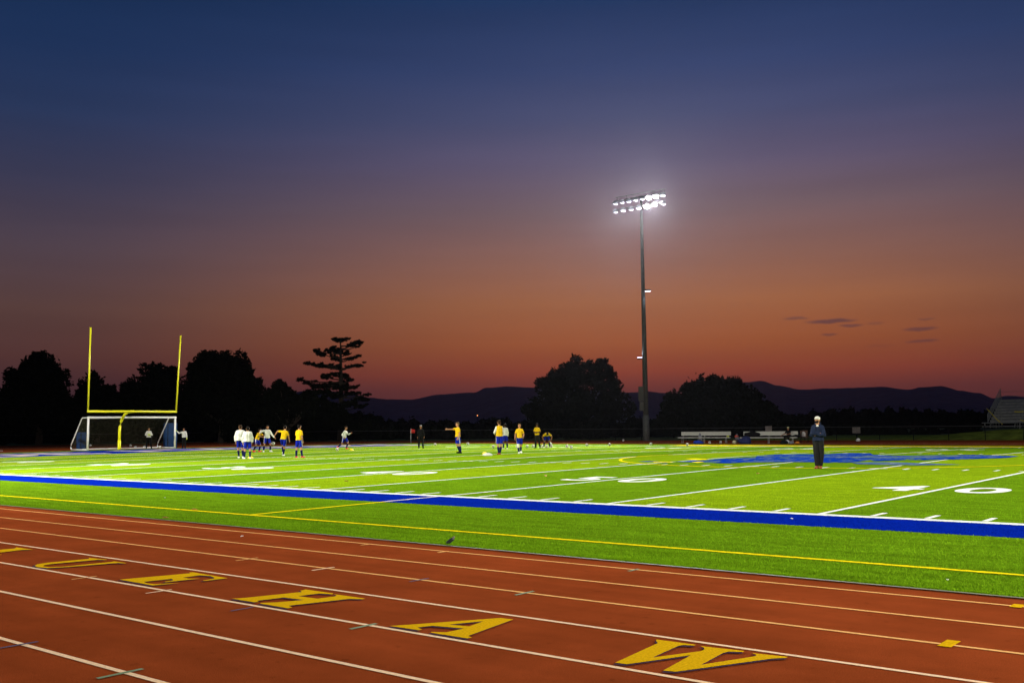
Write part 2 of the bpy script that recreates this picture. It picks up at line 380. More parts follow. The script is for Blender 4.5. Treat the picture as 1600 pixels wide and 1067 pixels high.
def flat(name, polys, m, z, kind='structure'):
    bm = bmesh.new()
    for P in polys: bm.faces.new([bm.verts.new((x, y, z)) for x, y in P])
    for f in bm.faces: f.normal_update()
    for f in bm.faces:
        if f.normal.z < 0: f.normal_flip()
    if any(len(f.verts) > 4 for f in bm.faces): bmesh.ops.triangulate(bm, faces=list(bm.faces))
    o = bm_obj(name, bm, m); tag(o, kind=kind); return o
flat('track_inner_lane_lines', lanes_o, OCHRE, .004)
flat('track_outer_lane_lines', lanes_c, CREAM, .004)
# small exchange and hurdle ticks painted across the lane lines
GREENT = mat('green_tick_paint', (.16, .22, .10), .85, .2, 40); BLUETK = mat('blue_tick_paint', (.06, .04, .09), .85, .2, 40)
def tick(u, v, ln, w, m, name='track_tick', z=.007):
    p = G(u, v, 0.0); h = ln/2
    flat('track_tick_mark', [rect(p.x-w/2, p.x+w/2, p.y-h, p.y+h)], m, z)
for u, v, ln, w, m_ in [(188, 1053, .34, .045, GREENT), (568, 979, .30, .045, GREENT), (820, 927, .30, .04, GREENT), (990, 891, .22, .04, GREENT), (132, 903, .30, .03, OCHRE),
                        (248, 924.5, .30, .03, CREAM), (386, 874, .34, .035, OCHRE), (505, 889, .34, .04, CREAM), (655, 906.5, .3, .03, BLUETK), (30, 1008, .3, .04, BLUETK),
                        (1483, 1006, .26, .10, GOLD), (1590, 947, .18, .10, GOLD), (572, 851, .2, .05, OCHRE), (692, 862.5, .2, .05, OCHRE), (378, 952, .25, .03, BLUETK)]:
    tick(u, v, ln, w, m_)
# BLUE HAWKS along the track: gold serif letters over a navy drop shadow
LET = {
'L':[(1.588,-11.42),(1.659,-10.746),(1.542,-10.661),(2.031,-10.654),(1.924,-10.766),(2.0,-11.27),(2.1,-11.33),(2.19,-11.29),(2.196,-11.155),(2.33,-11.319),(2.3,-11.446),(1.56,-11.446)],
'U':[(3.579,-10.658),(3.97,-10.613),(3.981,-10.639),(3.879,-10.692),(3.768,-11.26),(3.805,-11.361),(3.903,-11.417),(4.016,-11.4),(4.127,-11.293),(4.231,-10.699),(4.202,-10.653),(4.13,-10.653),(4.497,-10.645),(4.499,-10.675),(4.392,-10.701),(4.188,-11.342),(4.091,-11.455),(3.907,-11.491),(3.745,-11.449),(3.641,-11.364),(3.6,-11.215),(3.686,-10.705)],
'E':[(5.728,-11.438),(5.959,-10.689),(5.896,-10.663),(5.915,-10.622),(6.651,-10.661),(6.613,-10.943),(6.57,-10.923),(6.562,-10.788),(6.501,-10.727),(6.345,-10.678),(6.2,-10.72),(6.19,-10.932),(6.313,-10.937),(6.421,-10.861),(6.334,-11.239),(6.29,-11.22),(6.285,-11.11),(6.175,-11.059),(6.105,-11.363),(6.227,-11.4),(6.349,-11.388),(6.409,-11.321),(6.519,-11.17),(6.427,-11.452)],
'H':[(7.846,-11.453),(7.915,-11.35),(8.102,-10.781),(8.028,-10.746),(8.009,-10.655),(8.443,-10.653),(8.463,-10.696),(8.323,-10.739),(8.275,-10.969),(8.548,-10.952),(8.585,-10.762),(8.555,-10.708),(8.471,-10.676),(8.936,-10.674),(8.938,-10.713),(8.821,-10.77),(8.631,-11.37),(8.734,-11.407),(8.73,-11.459),(8.312,-11.461),(8.292,-11.424),(8.388,-11.316),(8.5,-11.079),(8.22,-11.105),(8.156,-11.378),(8.225,-11.407),(8.204,-11.448)],
'A':[(10.113,-11.482),(10.211,-11.34),(10.649,-10.656),(10.782,-10.646),(10.92,-11.389),(10.988,-11.42),(10.977,-11.464),(10.588,-11.475),(10.573,-11.448),(10.679,-11.389),(10.686,-11.328),(10.696,-11.186),(10.69,-11.10),(10.67,-11.096),(10.622,-10.856),(10.483,-11.142),(10.690,-11.101),(10.696,-11.186),(10.404,-11.26),(10.35,-11.389),(10.439,-11.422),(10.441,-11.459)],
'W':[(12.2,-10.618),(12.535,-10.604),(12.542,-10.637),(12.467,-10.67),(12.45,-10.716),(12.493,-11.158),(12.674,-10.77),(12.662,-10.7),(12.632,-10.653),(12.583,-10.623),(12.927,-10.584),(12.934,-10.62),(12.84,-10.668),(12.831,-10.732),(12.878,-11.146),(13.055,-10.713),(13.061,-10.663),(13.04,-10.629),(12.997,-10.609),(13.258,-10.568),(13.262,-10.609),(13.19,-10.687),(12.836,-11.426),(12.751,-11.45),(12.678,-10.931),(12.456,-11.44),(12.363,-11.453),(12.275,-10.723),(12.22,-10.661)],
}
LET['A'] = [(10.113,-11.482),(10.211,-11.34),(10.649,-10.656),(10.782,-10.646),(10.92,-11.389),(10.988,-11.42),(10.977,-11.464),(10.588,-11.475),(10.573,-11.448),(10.679,-11.389),(10.688,-11.30),(10.696,-11.186),(10.404,-11.26),(10.35,-11.389),(10.439,-11.422),(10.441,-11.459)]
AH = [(10.483,-11.142),(10.67,-11.096),(10.622,-10.856)]
def poly2d(name, outer, hole, m, z, ext=0, parent=None):
    cu = bpy.data.curves.new(name, 'CURVE'); cu.dimensions = '2D'; cu.fill_mode = 'BOTH'
    for P in [outer] + ([hole] if hole else []):
        sp = cu.splines.new('POLY'); sp.points.add(len(P)-1); sp.use_cyclic_u = True
        for i, (x, y) in enumerate(P): sp.points[i].co = (x, y, 0, 1)
    tmp = bpy.data.objects.new('tmp', cu); me = bpy.data.meshes.new_from_object(tmp); bpy.data.objects.remove(tmp); bpy.data.curves.remove(cu)
    me.materials.clear(); me.materials.append(m)
    o = bpy.data.objects.new(name, me); COL.objects.link(o); o.location = (0, 0, z)
    if parent: o.parent = parent
    return o
for k, P in LET.items():
    o = poly2d('track_letter', P, AH if k == 'A' else None, GOLD, .010); tag(o, kind='structure')
    o = poly2d('track_letter_shadow', [(x+.010, y-.036) for x, y in P], [(x+.010, y-.036) for x, y in AH] if k == 'A' else None, NAVYP, .007); tag(o, kind='structure')

def text_mesh(body, size, off=0.0, width=1.0):
    cu = bpy.data.curves.new('t', 'FONT'); cu.body = body; cu.size = size; cu.offset = off; cu.align_x = 'CENTER'
    tmp = bpy.data.objects.new('tmp', cu); me = bpy.data.meshes.new_from_object(tmp); bpy.data.objects.remove(tmp); bpy.data.curves.remove(cu)
    return me
def drape_text(name, body, size, off, sx_, loc, rz, m, lift):
    me = text_mesh(body, size, off); bm = bmesh.new(); bm.from_mesh(me); bpy.data.meshes.remove(me)
    bmesh.ops.triangulate(bm, faces=list(bm.faces))
    c, s = math.cos(rz), math.sin(rz)
    for v in bm.verts: x, y = v.co.x*sx_, v.co.y; v.co = (loc[0]+c*x-s*y, loc[1]+s*x+c*y, 0)
    bmesh.ops.bisect_plane(bm, geom=list(bm.verts)+list(bm.edges)+list(bm.faces), plane_co=(0, YC, 0), plane_no=(0, 1, 0))
    for v in bm.verts: v.co.z = zc(v.co.y)+lift
    for f in bm.faces:
        f.normal_update()
        if f.normal.z < 0: f.normal_flip()
    o = bm_obj(name, bm, m); tag(o, kind='structure'); return o

# blue border band, white sideline, end zones
def ragged(x0, x1, ya, yb, step=.045, amp=.016):
    out = []; n = int((x1-x0)/step); r = random.Random(5)
    ea = [ya+r.uniform(-amp, amp) for i in range(n+1)]; eb = [yb+r.uniform(-amp, amp) for i in range(n+1)]
    for i in range(n): out.append([(x0+i*step, ea[i]), (x0+(i+1)*step, ea[i+1]), (x0+(i+1)*step, eb[i+1]), (x0+i*step, eb[i])])
    return out
drape('blue_border_band', ragged(-20, 22, -1.92, -.14) + [rect(-54.86, -20, -1.92, -.15), rect(22-.04, 54.86, -1.92, -.15), rect(-54.86, -54.0, FW+.15, FW+1.2)], BLUE_T, .012)
wl = ragged(-20, 22, -.15, .12, amp=.012) + [rect(-54.86, -20, -.15, .12), rect(22-.04, 54.86, -.15, .12), rect(-54.86, 54.86, FW-.12, FW+.15)]
ticks = []
for i in range(-50, 51):
    x = i*YD
    if i % 5 == 0:
        wl.append(rect(x-.055, x+.055, .12, FW-.12))
    else:
        wl += [rect(x-.05, x+.05, .2, .85), rect(x-.05, x+.05, FW-.85, FW-.2), rect(x-.05, x+.05, 15.95, 16.56), rect(x-.05, x+.05, FW-16.56, FW-15.95)]
for i in range(-45, 46, 5): wl += [rect(i*YD-.3, i*YD-.056, 16.21, 16.31), rect(i*YD+.056, i*YD+.3, 16.21, 16.31)]
drape('white_yard_lines', wl, WHITE, .014)
drape('end_zone', [rect(-54.86, -45.78, .12, FW-.12), rect(45.78, 54.86, .12, FW-.12)], BLUE_T, .012)
drape('pitch_end_curb', [rect(-58.3, -57.7, -6.9, RT+YC), rect(57.7, 58.3, -6.9, RT+YC)], GREYC, .016)
PINK = mat('end_zone_letter_white', (.62, .52, .50), .85, .2, 2); GOLDZ = mat('end_zone_letter_gold', (.70, .46, .10), .85, .2, 2)
drape_text('end_zone_letter_border', 'BLUE HAWKS', 8.6, .16, .92, (-47.4, YC), R(90), GOLDZ, .016)
drape_text('end_zone_letters', 'BLUE HAWKS', 8.6, .0, .92, (-47.4, YC), R(90), PINK, .020)
flat('track_curb', [rect(-50, 50, -7.05, -6.99)], GREYC, .014)
# yard numbers
for i in range(-40, 41, 10):
    n = str(50-abs(i)); x = i*YD
    for sgn in (0, 1):
        for j, ch in enumerate(n):
            dx = (-.92, .92)[j]
            if sgn == 0: drape_text('yard_number', ch, 2.55, .045, .92, (x+dx, 6.5), 0, WHITE, .0145)
            else: drape_text('yard_number', ch, 2.55, .045, .92, (x-dx, FW-6.5), math.pi, WHITE, .0145)
# soccer lines in yellow
SX = 57.0; SY0, SY1 = -5.51, 54.28
yl = ragged(-16, 22, SY0-.055, SY0+.055, amp=.012) + strip([(-SX, SY0), (-16, SY0)], .11) + strip([(21.96, SY0), (SX, SY0)], .11) + strip([(-SX, SY1), (SX, SY1)], .20) + [rect(-SX-.05, -SX+.05, SY0, SY1), rect(SX-.05, SX+.05, SY0, SY1), rect(-.06, .06, SY0+.06, -1.92), rect(-22.86, 22.86, FW+.5, FW+3.6)]
for s in (-1, 1):
    yl += [rect(s*SX-(0 if s > 0 else 0)-s*16.5-.05, s*SX-s*16.5+.05, YC-20.16, YC+20.16)]
    for yy in (YC-20.16, YC+20.16): yl += [rect(min(s*SX, s*(SX-16.5)), max(s*SX, s*(SX-16.5)), yy-.05, yy+.05)]
drape('yellow_soccer_lines', yl, YEL_T, .017)
drape('yellow_centre_circle', arc_strip((0, YC), 9.15, .13, math.pi/2, math.pi*2.5, 96), YEL_T, .0185)
drape('halfway_line_on_blue', [rect(-.055, .055, -1.92, -.15)], PINK, .0195)
# emblem of a hawk painted at midfield
hawk = [(-4.61,18.66),(-4.02,20.61),(-4.09,22.01),(-3.42,23.71),(-4.51,26.38),(-4.56,28.89),(-3.12,29.48),(-2.81,30.13),(-2.49,32.45),(-1.32,32.08),(-.25,29.4),(.82,28.65),(1.71,28.34),(3.68,31.04),(5.89,29.69),(6.08,27.09),(5.51,25.48),(4.91,24.31),(3.84,23.04),(3.37,23.14),(2.94,22.35),(2.56,21.59),(2.02,22.68),(2.16,20.24),(1.42,19.61),(.81,19.98),(-.4,19.67),(-1.63,18.85),(-1.73,17.97),(-3.04,18.34)]
drape('midfield_emblem', [hawk, [(-6.02,18.16),(-5.95,18.85),(-5.36,18.79),(-5.48,18.09)], [(-4.5,17.56),(-4.61,18.15),(-4.34,17.99),(-4.24,17.41)]], LOGO_B, .020)
drape('midfield_emblem_wing', [[(2.16,20.24),(3.45,20.82),(6.22,19.85),(4.85,18.49),(2.9,18.91)], [(-.6,25.2),(1.0,26.4),(3.6,28.9),(5.2,28.4),(3.2,26.2),(1.2,24.6)], [(-1.6,19.6),(-.2,20.4),(1.2,20.6),(.2,20.0)]], LOGO_G, .024)
drape('midfield_emblem_gold', [[(-5.54,21.24),(-5.26,21.77),(-4.32,21.21),(-4.42,20.34)], [(-3.57,18.27),(-3.52,18.8),(-3.13,18.56),(-3.05,17.85)], [(-5.35,18.27),(-4.31,18.13),(-4.22,17.79),(-4.98,17.76)]], YEL_T, .024)
drape('midfield_emblem_white', [[(-3.95,25.2),(-3.86,25.94),(-2.98,24.72),(-3.06,23.98)], [(.1,26.96),(-.08,28.27),(.4,27.55),(.57,26.29)], [(-.03,24.34),(-.16,25.1),(.25,24.46),(.29,23.87)], [(-3.01,21.65),(-3.11,23.06),(-2.7,22.32),(-2.61,20.96)]], LOGO_G, .028)

# standing blades of the artificial turf near the track (denser where one can see them singly)
def blades(name, label, need, material, band):
    P = []
    while sum(len(a) for a in P) < need:
        n = 400000
        x = rng.uniform(-16, 21, n); y = -6.93 + 21*rng.random(n)**1.6
        d2 = (x-CX)**2 + (y-CY)**2
        ok = rng.random(n) < np.clip(150.0/d2, 0, 1)
        if band: y = rng.uniform(-1.9, -.17, n); d2 = (x-CX)**2 + (y-CY)**2; ok = (rng.random(n) < np.clip(150.0/d2, 0, 1)) & (np.abs(x) > .09)
        else: ok &= ~((y > -1.93) & (y < .16)) & (np.abs(y-SY0) > .07)
        ok &= ~((y < 0) & (np.abs(x) < .07))
        xm = np.abs((x/4.572) - np.round(x/4.572))*4.572
        ok &= ~((y > 0) & (xm < .065))
        x1 = np.abs((x/YD)-np.round(x/YD))*YD
        ok &= ~((y > 0) & (y < .95) & (x1 < .08)); ok &= ~((y > 6.3) & (y < 8.7) & (np.abs((x/9.144)-np.round(x/9.144))*9.144 < 1.9))
        P.append(np.stack([x[ok], y[ok]], 1))
    P = np.concatenate(P)[:need]
    z = CROWN*np.maximum(0, 1-np.abs(P[:, 1]-24.385)/29.9)+.006
    n = len(P); a = rng.uniform(0, math.pi, n); h = rng.uniform(.010, .027, n); w = rng.uniform(.003, .007, n); lx = rng.normal(0, .011, n); ly = rng.normal(0, .011, n)
    B0 = np.stack([P[:, 0]-np.cos(a)*w, P[:, 1]-np.sin(a)*w, z], 1); B1 = np.stack([P[:, 0]+np.cos(a)*w, P[:, 1]+np.sin(a)*w, z], 1); T = np.stack([P[:, 0]+lx, P[:, 1]+ly, z+h], 1)
    V = np.stack([B0, B1, T], 1).reshape(-1, 3)
    me = bpy.data.meshes.new(name); me.vertices.add(n*3); me.vertices.foreach_set('co', V.ravel()); me.loops.add(n*3); me.loops.foreach_set('vertex_index', np.arange(n*3)); me.polygons.add(n)
    me.polygons.foreach_set('loop_start', np.arange(0, n*3, 3)); me.update(calc_edges=True); me.validate(); me.materials.append(material)
    o = bpy.data.objects.new(name, me); COL.objects.link(o); tag(o, label, 'turf', None, 'stuff')
blades('turf_blades', 'short green artificial turf blades beside the red track', 260000, BLADE, False)
blades('blue_turf_blades', 'short blue artificial turf blades of the border band', 50000, BLUE_T, True)

# ------------------------------------------------------------------ hills
def ridge(name, sky, dist, base_v=668, back=900, m=HILLM, jag=1.2, seed=1):
    r = random.Random(seed)
    us = []; u = sky[0][0]
    pts = []
    while u <= sky[-1][0]:
        for (a, va), (b, vb) in zip(sky, sky[1:]):
            if a <= u <= b:
                t = (u-a)/(b-a); t = t*t*(3-2*t); v = va+(vb-va)*t; break
        pts.append((u, v + r.uniform(-1, 1)*jag*.4 + math.sin(u*.13)*jag*.35)); u += 5
    V = []; Fc = []
    for u, v in pts:
        d = raydir(u, v); h = math.hypot(d.x, d.y); dist_ = dist*(1+.1*math.sin(u*.011+seed))
        top = CAM + d*(dist_/h)
        hd = Vector((d.x, d.y, 0))/h
        z0 = -2.0
        V += [top - hd*(dist_*.32) + Vector((0, 0, z0-top.z)), top - hd*(dist_*.14) + Vector((0, 0, -top.z*.42 + r.uniform(-6, 6))), top, top + hd*back + Vector((0, 0, z0-top.z))]
    n = len(pts)
    for i in range(n-1):
        for k in range(3): a = i*4+k; Fc.append((a, a+4, a+5, a+1))
    o = mesh_obj(name, V, Fc, m, smooth=True); tag(o, kind='structure'); return o
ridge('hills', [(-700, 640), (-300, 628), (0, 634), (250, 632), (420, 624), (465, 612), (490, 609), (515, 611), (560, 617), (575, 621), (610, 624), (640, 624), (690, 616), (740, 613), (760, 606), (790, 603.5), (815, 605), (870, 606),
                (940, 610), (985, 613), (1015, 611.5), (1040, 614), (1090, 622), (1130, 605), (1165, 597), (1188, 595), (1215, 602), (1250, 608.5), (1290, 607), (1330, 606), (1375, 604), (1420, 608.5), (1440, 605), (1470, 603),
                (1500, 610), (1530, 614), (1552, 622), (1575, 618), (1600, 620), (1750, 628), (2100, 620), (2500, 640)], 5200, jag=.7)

# ------------------------------------------------------------------ trees
def leaf_cloud(blobs, n, size, flat_=1.0, up=0.0, shell=.55):
    """leaf-sized quads scattered through ellipsoid clumps: blobs = (centre, (rx, ry, rz))"""
    vol = np.array([b[1][0]*b[1][1]*b[1][2] for b in blobs])**.7; pr = vol/vol.sum()
    idx = rng.choice(len(blobs), n, p=pr)
    C = np.array([tuple(b[0]) for b in blobs])[idx]; Rd = np.array([b[1] for b in blobs])[idx]
    d = rng.normal(size=(n, 3)); d /= np.linalg.norm(d, axis=1)[:, None]
    rad = (shell + (1-shell)*rng.random(n)**.6)*(1+.12*rng.normal(size=n)*(rng.random(n) < .35))
    P = C + d*rad[:, None]*Rd
    a = rng.normal(size=(n, 3)); a[:, 2] = a[:, 2]*flat_ + up; a /= np.linalg.norm(a, axis=1)[:, None]
    b = np.cross(a, rng.normal(size=(n, 3))); b /= np.linalg.norm(b, axis=1)[:, None]
    s = size*(.5+rng.random(n))[:, None]
    V = np.stack([P-a*s, P-b*s*.45, P+a*s, P+b*s*.45], 1).reshape(-1, 3)
    return V
def cloud_obj(name, V, m, parent, extra=None):
    nq = len(V)//4
    F_ = np.arange(nq*4).reshape(-1, 4)
    verts = V.tolist(); faces = F_.tolist()
    if extra:
        o = len(verts); verts += [tuple(v) for v in extra.v]; faces += [tuple(i+o for i in f) for f in extra.f]
    return mesh_obj(name, verts, faces, m, parent)
def tree(name, label, blobs_px, dep, size=.25, n=7000, cat='tree', m=LEAF, spikes=0, trunk_u=None, core=.64, group='trees beyond the far fence', ground_z=-.03):
    """blobs_px: clumps (u, v, r[, rv]) as they stand at depth dep; the tree is built there at its real size"""
    k = dep/F_PX
    cu = sum(b[0] for b in blobs_px)/len(blobs_px) if trunk_u is None else trunk_u
    base = at_depth(cu, 690, dep); base.z = ground_z
    root = empty(name, base); tag(root, label, cat, group)
    bl = []; ex = MB()
    for i, b in enumerate(blobs_px):
        r = b[2]*k; rz = (b[3] if len(b) > 3 else b[2])*k
        p = at_depth(b[0], b[1], dep) + AF*random.uniform(-.5, .5)*r*1.2 - base
        bl.append((p, (r, r*.9, rz)))
        ex.ell(p, (r*core, r*core*.9, rz*core), n=9, mrow=6)
        for q in range(13):      # secondary clumps break the outline
            d = Vector((random.gauss(0, 1), random.gauss(0, 1), random.gauss(.2, .8))).normalized()
            s = random.uniform(.13, .38)
            bl.append((p + Vector((d.x*r, d.y*r, d.z*rz))/d.length*random.uniform(.70, 1.10), (r*s, r*s, rz*s)))
    V = leaf_cloud(bl, int(n*1.7), size)
    if spikes:                   # upright leafy shoots along the top
        sp = []
        for b, (p, rr) in zip(blobs_px, bl[::14]):
            for q in range(spikes):
                a = random.uniform(-1.2, 1.2); q0 = p + Vector((AR.x, AR.y, 0))*math.sin(a)*rr[0]*.86 + Vector((0, 0, math.cos(a)*rr[2]*.86))
                h = random.uniform(.4, 1.0)*rr[2]*.24
                sp.append((q0 + Vector((0, 0, h*.35)), (h*.22, h*.22, h)))
        V = np.concatenate([V, leaf_cloud(sp, int(n*.25), size*.8)])
    cloud_obj('crown', V, m, root, ex)
    tb = MB(); h = max(b[0].z for b in bl)*.6
    tb.tube([(0, 0, -.2), (.1, .05, h*.3), (-.05, .1, h*.65), (0, 0, h)], [h*.05+.12, h*.04+.08, h*.03+.05, .08], 9)
    for p, rr in bl[::14]:
        tb.tube([(0, 0, h*.35), Vector((0, 0, h*.35))*.45 + p*.5, p], [h*.022+.04, h*.015+.03, .04], 6)
    tb.obj('trunk', BARK, root)
    return root
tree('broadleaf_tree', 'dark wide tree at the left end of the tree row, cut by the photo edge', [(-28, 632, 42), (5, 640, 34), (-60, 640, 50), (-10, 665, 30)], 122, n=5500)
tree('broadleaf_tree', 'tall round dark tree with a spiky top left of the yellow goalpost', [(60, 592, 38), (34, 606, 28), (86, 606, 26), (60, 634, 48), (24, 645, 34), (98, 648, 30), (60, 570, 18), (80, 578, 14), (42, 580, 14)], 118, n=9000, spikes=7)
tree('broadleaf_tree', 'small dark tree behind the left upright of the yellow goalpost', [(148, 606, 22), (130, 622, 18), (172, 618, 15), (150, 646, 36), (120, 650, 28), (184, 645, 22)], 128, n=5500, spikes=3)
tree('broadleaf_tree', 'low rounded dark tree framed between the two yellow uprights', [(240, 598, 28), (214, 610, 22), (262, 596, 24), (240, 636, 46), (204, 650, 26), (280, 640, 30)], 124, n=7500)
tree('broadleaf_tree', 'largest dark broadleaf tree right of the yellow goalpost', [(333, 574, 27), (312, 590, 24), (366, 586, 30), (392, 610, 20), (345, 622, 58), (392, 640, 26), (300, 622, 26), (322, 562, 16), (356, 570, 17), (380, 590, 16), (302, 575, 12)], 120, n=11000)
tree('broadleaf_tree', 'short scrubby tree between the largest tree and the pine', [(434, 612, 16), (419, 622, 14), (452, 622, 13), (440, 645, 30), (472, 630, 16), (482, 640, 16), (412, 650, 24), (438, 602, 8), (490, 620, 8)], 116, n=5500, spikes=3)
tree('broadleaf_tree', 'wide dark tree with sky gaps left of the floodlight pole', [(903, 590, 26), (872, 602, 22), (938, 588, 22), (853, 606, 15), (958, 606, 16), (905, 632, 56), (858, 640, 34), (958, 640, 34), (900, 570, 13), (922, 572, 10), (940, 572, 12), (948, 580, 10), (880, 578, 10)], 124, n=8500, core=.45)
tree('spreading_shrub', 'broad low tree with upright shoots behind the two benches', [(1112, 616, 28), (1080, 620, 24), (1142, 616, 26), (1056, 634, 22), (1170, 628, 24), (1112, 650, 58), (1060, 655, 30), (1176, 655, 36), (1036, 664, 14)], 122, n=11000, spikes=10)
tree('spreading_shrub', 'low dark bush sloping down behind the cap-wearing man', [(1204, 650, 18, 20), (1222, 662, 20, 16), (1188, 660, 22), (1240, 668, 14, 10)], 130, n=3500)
# the pine: flat tiers of needles on a bare leaning trunk
def pine():
    dep = 128; k = dep/F_PX
    base = at_depth(531, 690, dep); base.z = -.03
    root = empty('pine_tree', base); tag(root, 'tall layered pine with flat open tiers against the sunset', 'tree', 'trees beyond the far fence')
    T = [(527, 531, 13, 3.6), (540, 529.5, 8, 2.5), (554, 536, 15, 3.4), (560, 541.5, 7, 2), (546, 540, 9, 3), (494, 548, 7, 4), (502, 553.5, 13, 3.6), (515, 548, 8, 4), (525, 548, 15, 6), (541, 552, 10, 4), (549, 560, 11, 3), (558, 556.5, 6, 2), (523, 560, 10, 5),
         (485, 567.5, 10, 3), (496, 571, 9, 2.8), (508, 571, 14, 4), (526, 574, 14, 5), (558, 571, 11, 3.2), (545, 573, 8, 2), (511, 588, 12, 5), (524, 585, 8, 4), (536, 588, 12, 5), (546, 594, 8, 3), (471, 592.5, 7, 3), (481, 597.5, 9, 3.4), (490, 603, 10, 4), (505, 603, 16, 6), (528, 601, 14, 6), (540, 605, 16, 5), (553, 605.5, 9, 3),
         (500, 612, 20, 5), (525, 617, 22, 6), (548, 615, 14, 4), (574, 616.5, 7, 1.8), (560, 623, 14, 3.6), (570, 626, 8, 2), (545, 630, 20, 6), (510, 636, 26, 12), (560, 636, 12, 4), (530, 655, 34, 18), (490, 655, 26, 20), (562, 668, 18, 12)]
    bl = []
    tr = lambda v: at_depth(532 + (v-530)*.012, v, dep) - base
    tb = MB(); tb.tube([(0, 0, -.2)] + [tr(v) for v in (660, 620, 590, 560, 532)], [.42, .36, .3, .24, .16, .06], 9)
    for u, v, r, rv in T:
        p = at_depth(u, v, dep) - base + AF*random.uniform(-1, 1)*(1.2+r*k*.5)
        bl.append((p, (r*k, r*k*.8, rv*k)))
        out = 1 if u > 532 else -1
        bl[-1] = (p, (r*k*.62, r*k*.6, rv*k*.8))
        for q in range(8):
            e = random.uniform(-.9, .9)
            bl.append((p + Vector((AR.x, AR.y, 0))*e*r*k + AF*random.uniform(-.6, .6)*r*k + Vector((0, 0, (random.uniform(-.7, .9) + .55*max(0, e*out))*rv*k)), (r*k*random.uniform(.12, .30), r*k*.28, rv*k*random.uniform(.25, .6))))
        if v < 640: tb.tube([tr(v+5), (tr(v+5)+p)/2 + Vector((0, 0, -.15)), p], [.11, .07, .03], 5)
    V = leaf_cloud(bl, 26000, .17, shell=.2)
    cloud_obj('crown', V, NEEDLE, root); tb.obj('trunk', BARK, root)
pine()
# far wood: one dark mass of bushes behind the fence, all along
def wood(name, pts, dep, n, size, seed):
    bl = []; r = random.Random(seed)
    k = dep/F_PX
    ex = MB()
    for (u0, v0), (u1, v1) in zip(pts, pts[1:]):
        steps = max(1, int((u1-u0)/9))
        for i in range(steps):
            t = i/steps; u = u0+(u1-u0)*t; v = v0+(v1-v0)*t + r.uniform(-2, 10); dd = dep*(1+r.uniform(-.06, .06))
            top = at_depth(u, v, dd); rz = (top.z+.5)/2
            c = Vector((top.x, top.y, rz-.4)); rx = r.uniform(7, 13)*k
            bl.append((c, (rx, rx, rz))); ex.ell(c, (rx*.9, rx*.9, rz*.9), n=8, mrow=6)
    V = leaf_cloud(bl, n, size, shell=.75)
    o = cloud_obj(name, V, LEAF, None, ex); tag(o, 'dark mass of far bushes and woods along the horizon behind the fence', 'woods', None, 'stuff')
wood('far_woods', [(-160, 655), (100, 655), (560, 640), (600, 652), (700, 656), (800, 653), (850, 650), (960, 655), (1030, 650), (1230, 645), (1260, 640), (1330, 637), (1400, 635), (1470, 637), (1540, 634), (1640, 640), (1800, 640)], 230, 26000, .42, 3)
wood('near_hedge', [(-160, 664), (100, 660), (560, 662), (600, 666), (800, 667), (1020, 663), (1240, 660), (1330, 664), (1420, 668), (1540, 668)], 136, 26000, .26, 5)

#HAZE the evening air: thin haze that pales the far hills and glows round the lamps
HAZE_D = 0.00003
hz = MB().box((0, 0, 199), (15200, 15200, 400)).obj('haze', [])
hm = bpy.data.materials.new('haze'); hm.use_nodes = True; ht = hm.node_tree; ht.nodes.clear()
hv = ht.nodes.new('ShaderNodeVolumePrincipled'); ho = ht.nodes.new('ShaderNodeOutputMaterial'); ht.links.new(hv.outputs[0], ho.inputs['Volume'])
hv.inputs['Density'].default_value = HAZE_D; hv.inputs['Color'].default_value = (.66, .70, .88, 1); hv.inputs['Anisotropy'].default_value = .86
hz.data.materials.append(hm); tag(hz, 'thin evening haze paling the far hills', None, None, 'stuff')

# ------------------------------------------------------------------ grass bank, fence, bleachers
def bank():
    V = []; Fc = []; xs = [x*1.5 for x in range(-22, 40)]; ys = [76.4, 77.0, 78.0, 79.5, 81.0, 83, 87, 100, 112]
    for x in xs:
        e = min(1, max(0, (x+20)/17)); e = e*e*(3-2*e)
        for j, y in enumerate(ys):
            t = min(1, max(0, (y-76.4)/6)); t = t*t*(3-2*t)
            V.append((x, y, -.025 + 1.0*e*t*(1 if y < 105 else .2) + (random.uniform(-.03, .03) if 0 < j < 8 else 0)))
    n = len(ys)
    for i in range(len(xs)-1):
        for j in range(n-1): a = i*n+j; Fc.append((a, a+n, a+n+1, a+1))
    tag(mesh_obj('grass_bank', V, Fc, BANKM, smooth=True), kind='structure')
bank()
def fence(name, label, pts, post_gap=3.0, h=1.22):
    root = empty(name, (pts[0][0], pts[0][1], 0)); tag(root, label, 'fence')
    o0 = Vector((pts[0][0], pts[0][1], 0)); rail = MB(); wire = MB(); count = 0
    for (x0, y0), (x1, y1) in zip(pts, pts[1:]):
        a = Vector((x0, y0, 0))-o0; b = Vector((x1, y1, 0))-o0; L_ = (b-a).length; d = (b-a)/L_
        rail.tube([a+Vector((0, 0, h)), b+Vector((0, 0, h))], .024, 8)
        k = int(L_/post_gap)
        for i in range(k):
            if count < 96:
                MB().tube([a+d*(i*post_gap)+Vector((0, 0, -.3)), a+d*(i*post_gap)+Vector((0, 0, h-.02))], .035, 8).obj('post', BLACKM, root); count += 1
        s = 0
        while s < L_-h:          # diagonal wires of the mesh
            for g_ in (0, 1):
                p, q = a+d*s, a+d*(s+h)
                if g_: p, q = q, p
                wire.tube([p+Vector((0, 0, .03)), q+Vector((0, 0, h-.02))], .004, 3, False)
            s += .14
    rail.obj('rail', mat('fence_rail', (.035, .035, .033), .6, spec=.2), root); wire.obj('wire_mesh', BLACKM, root)
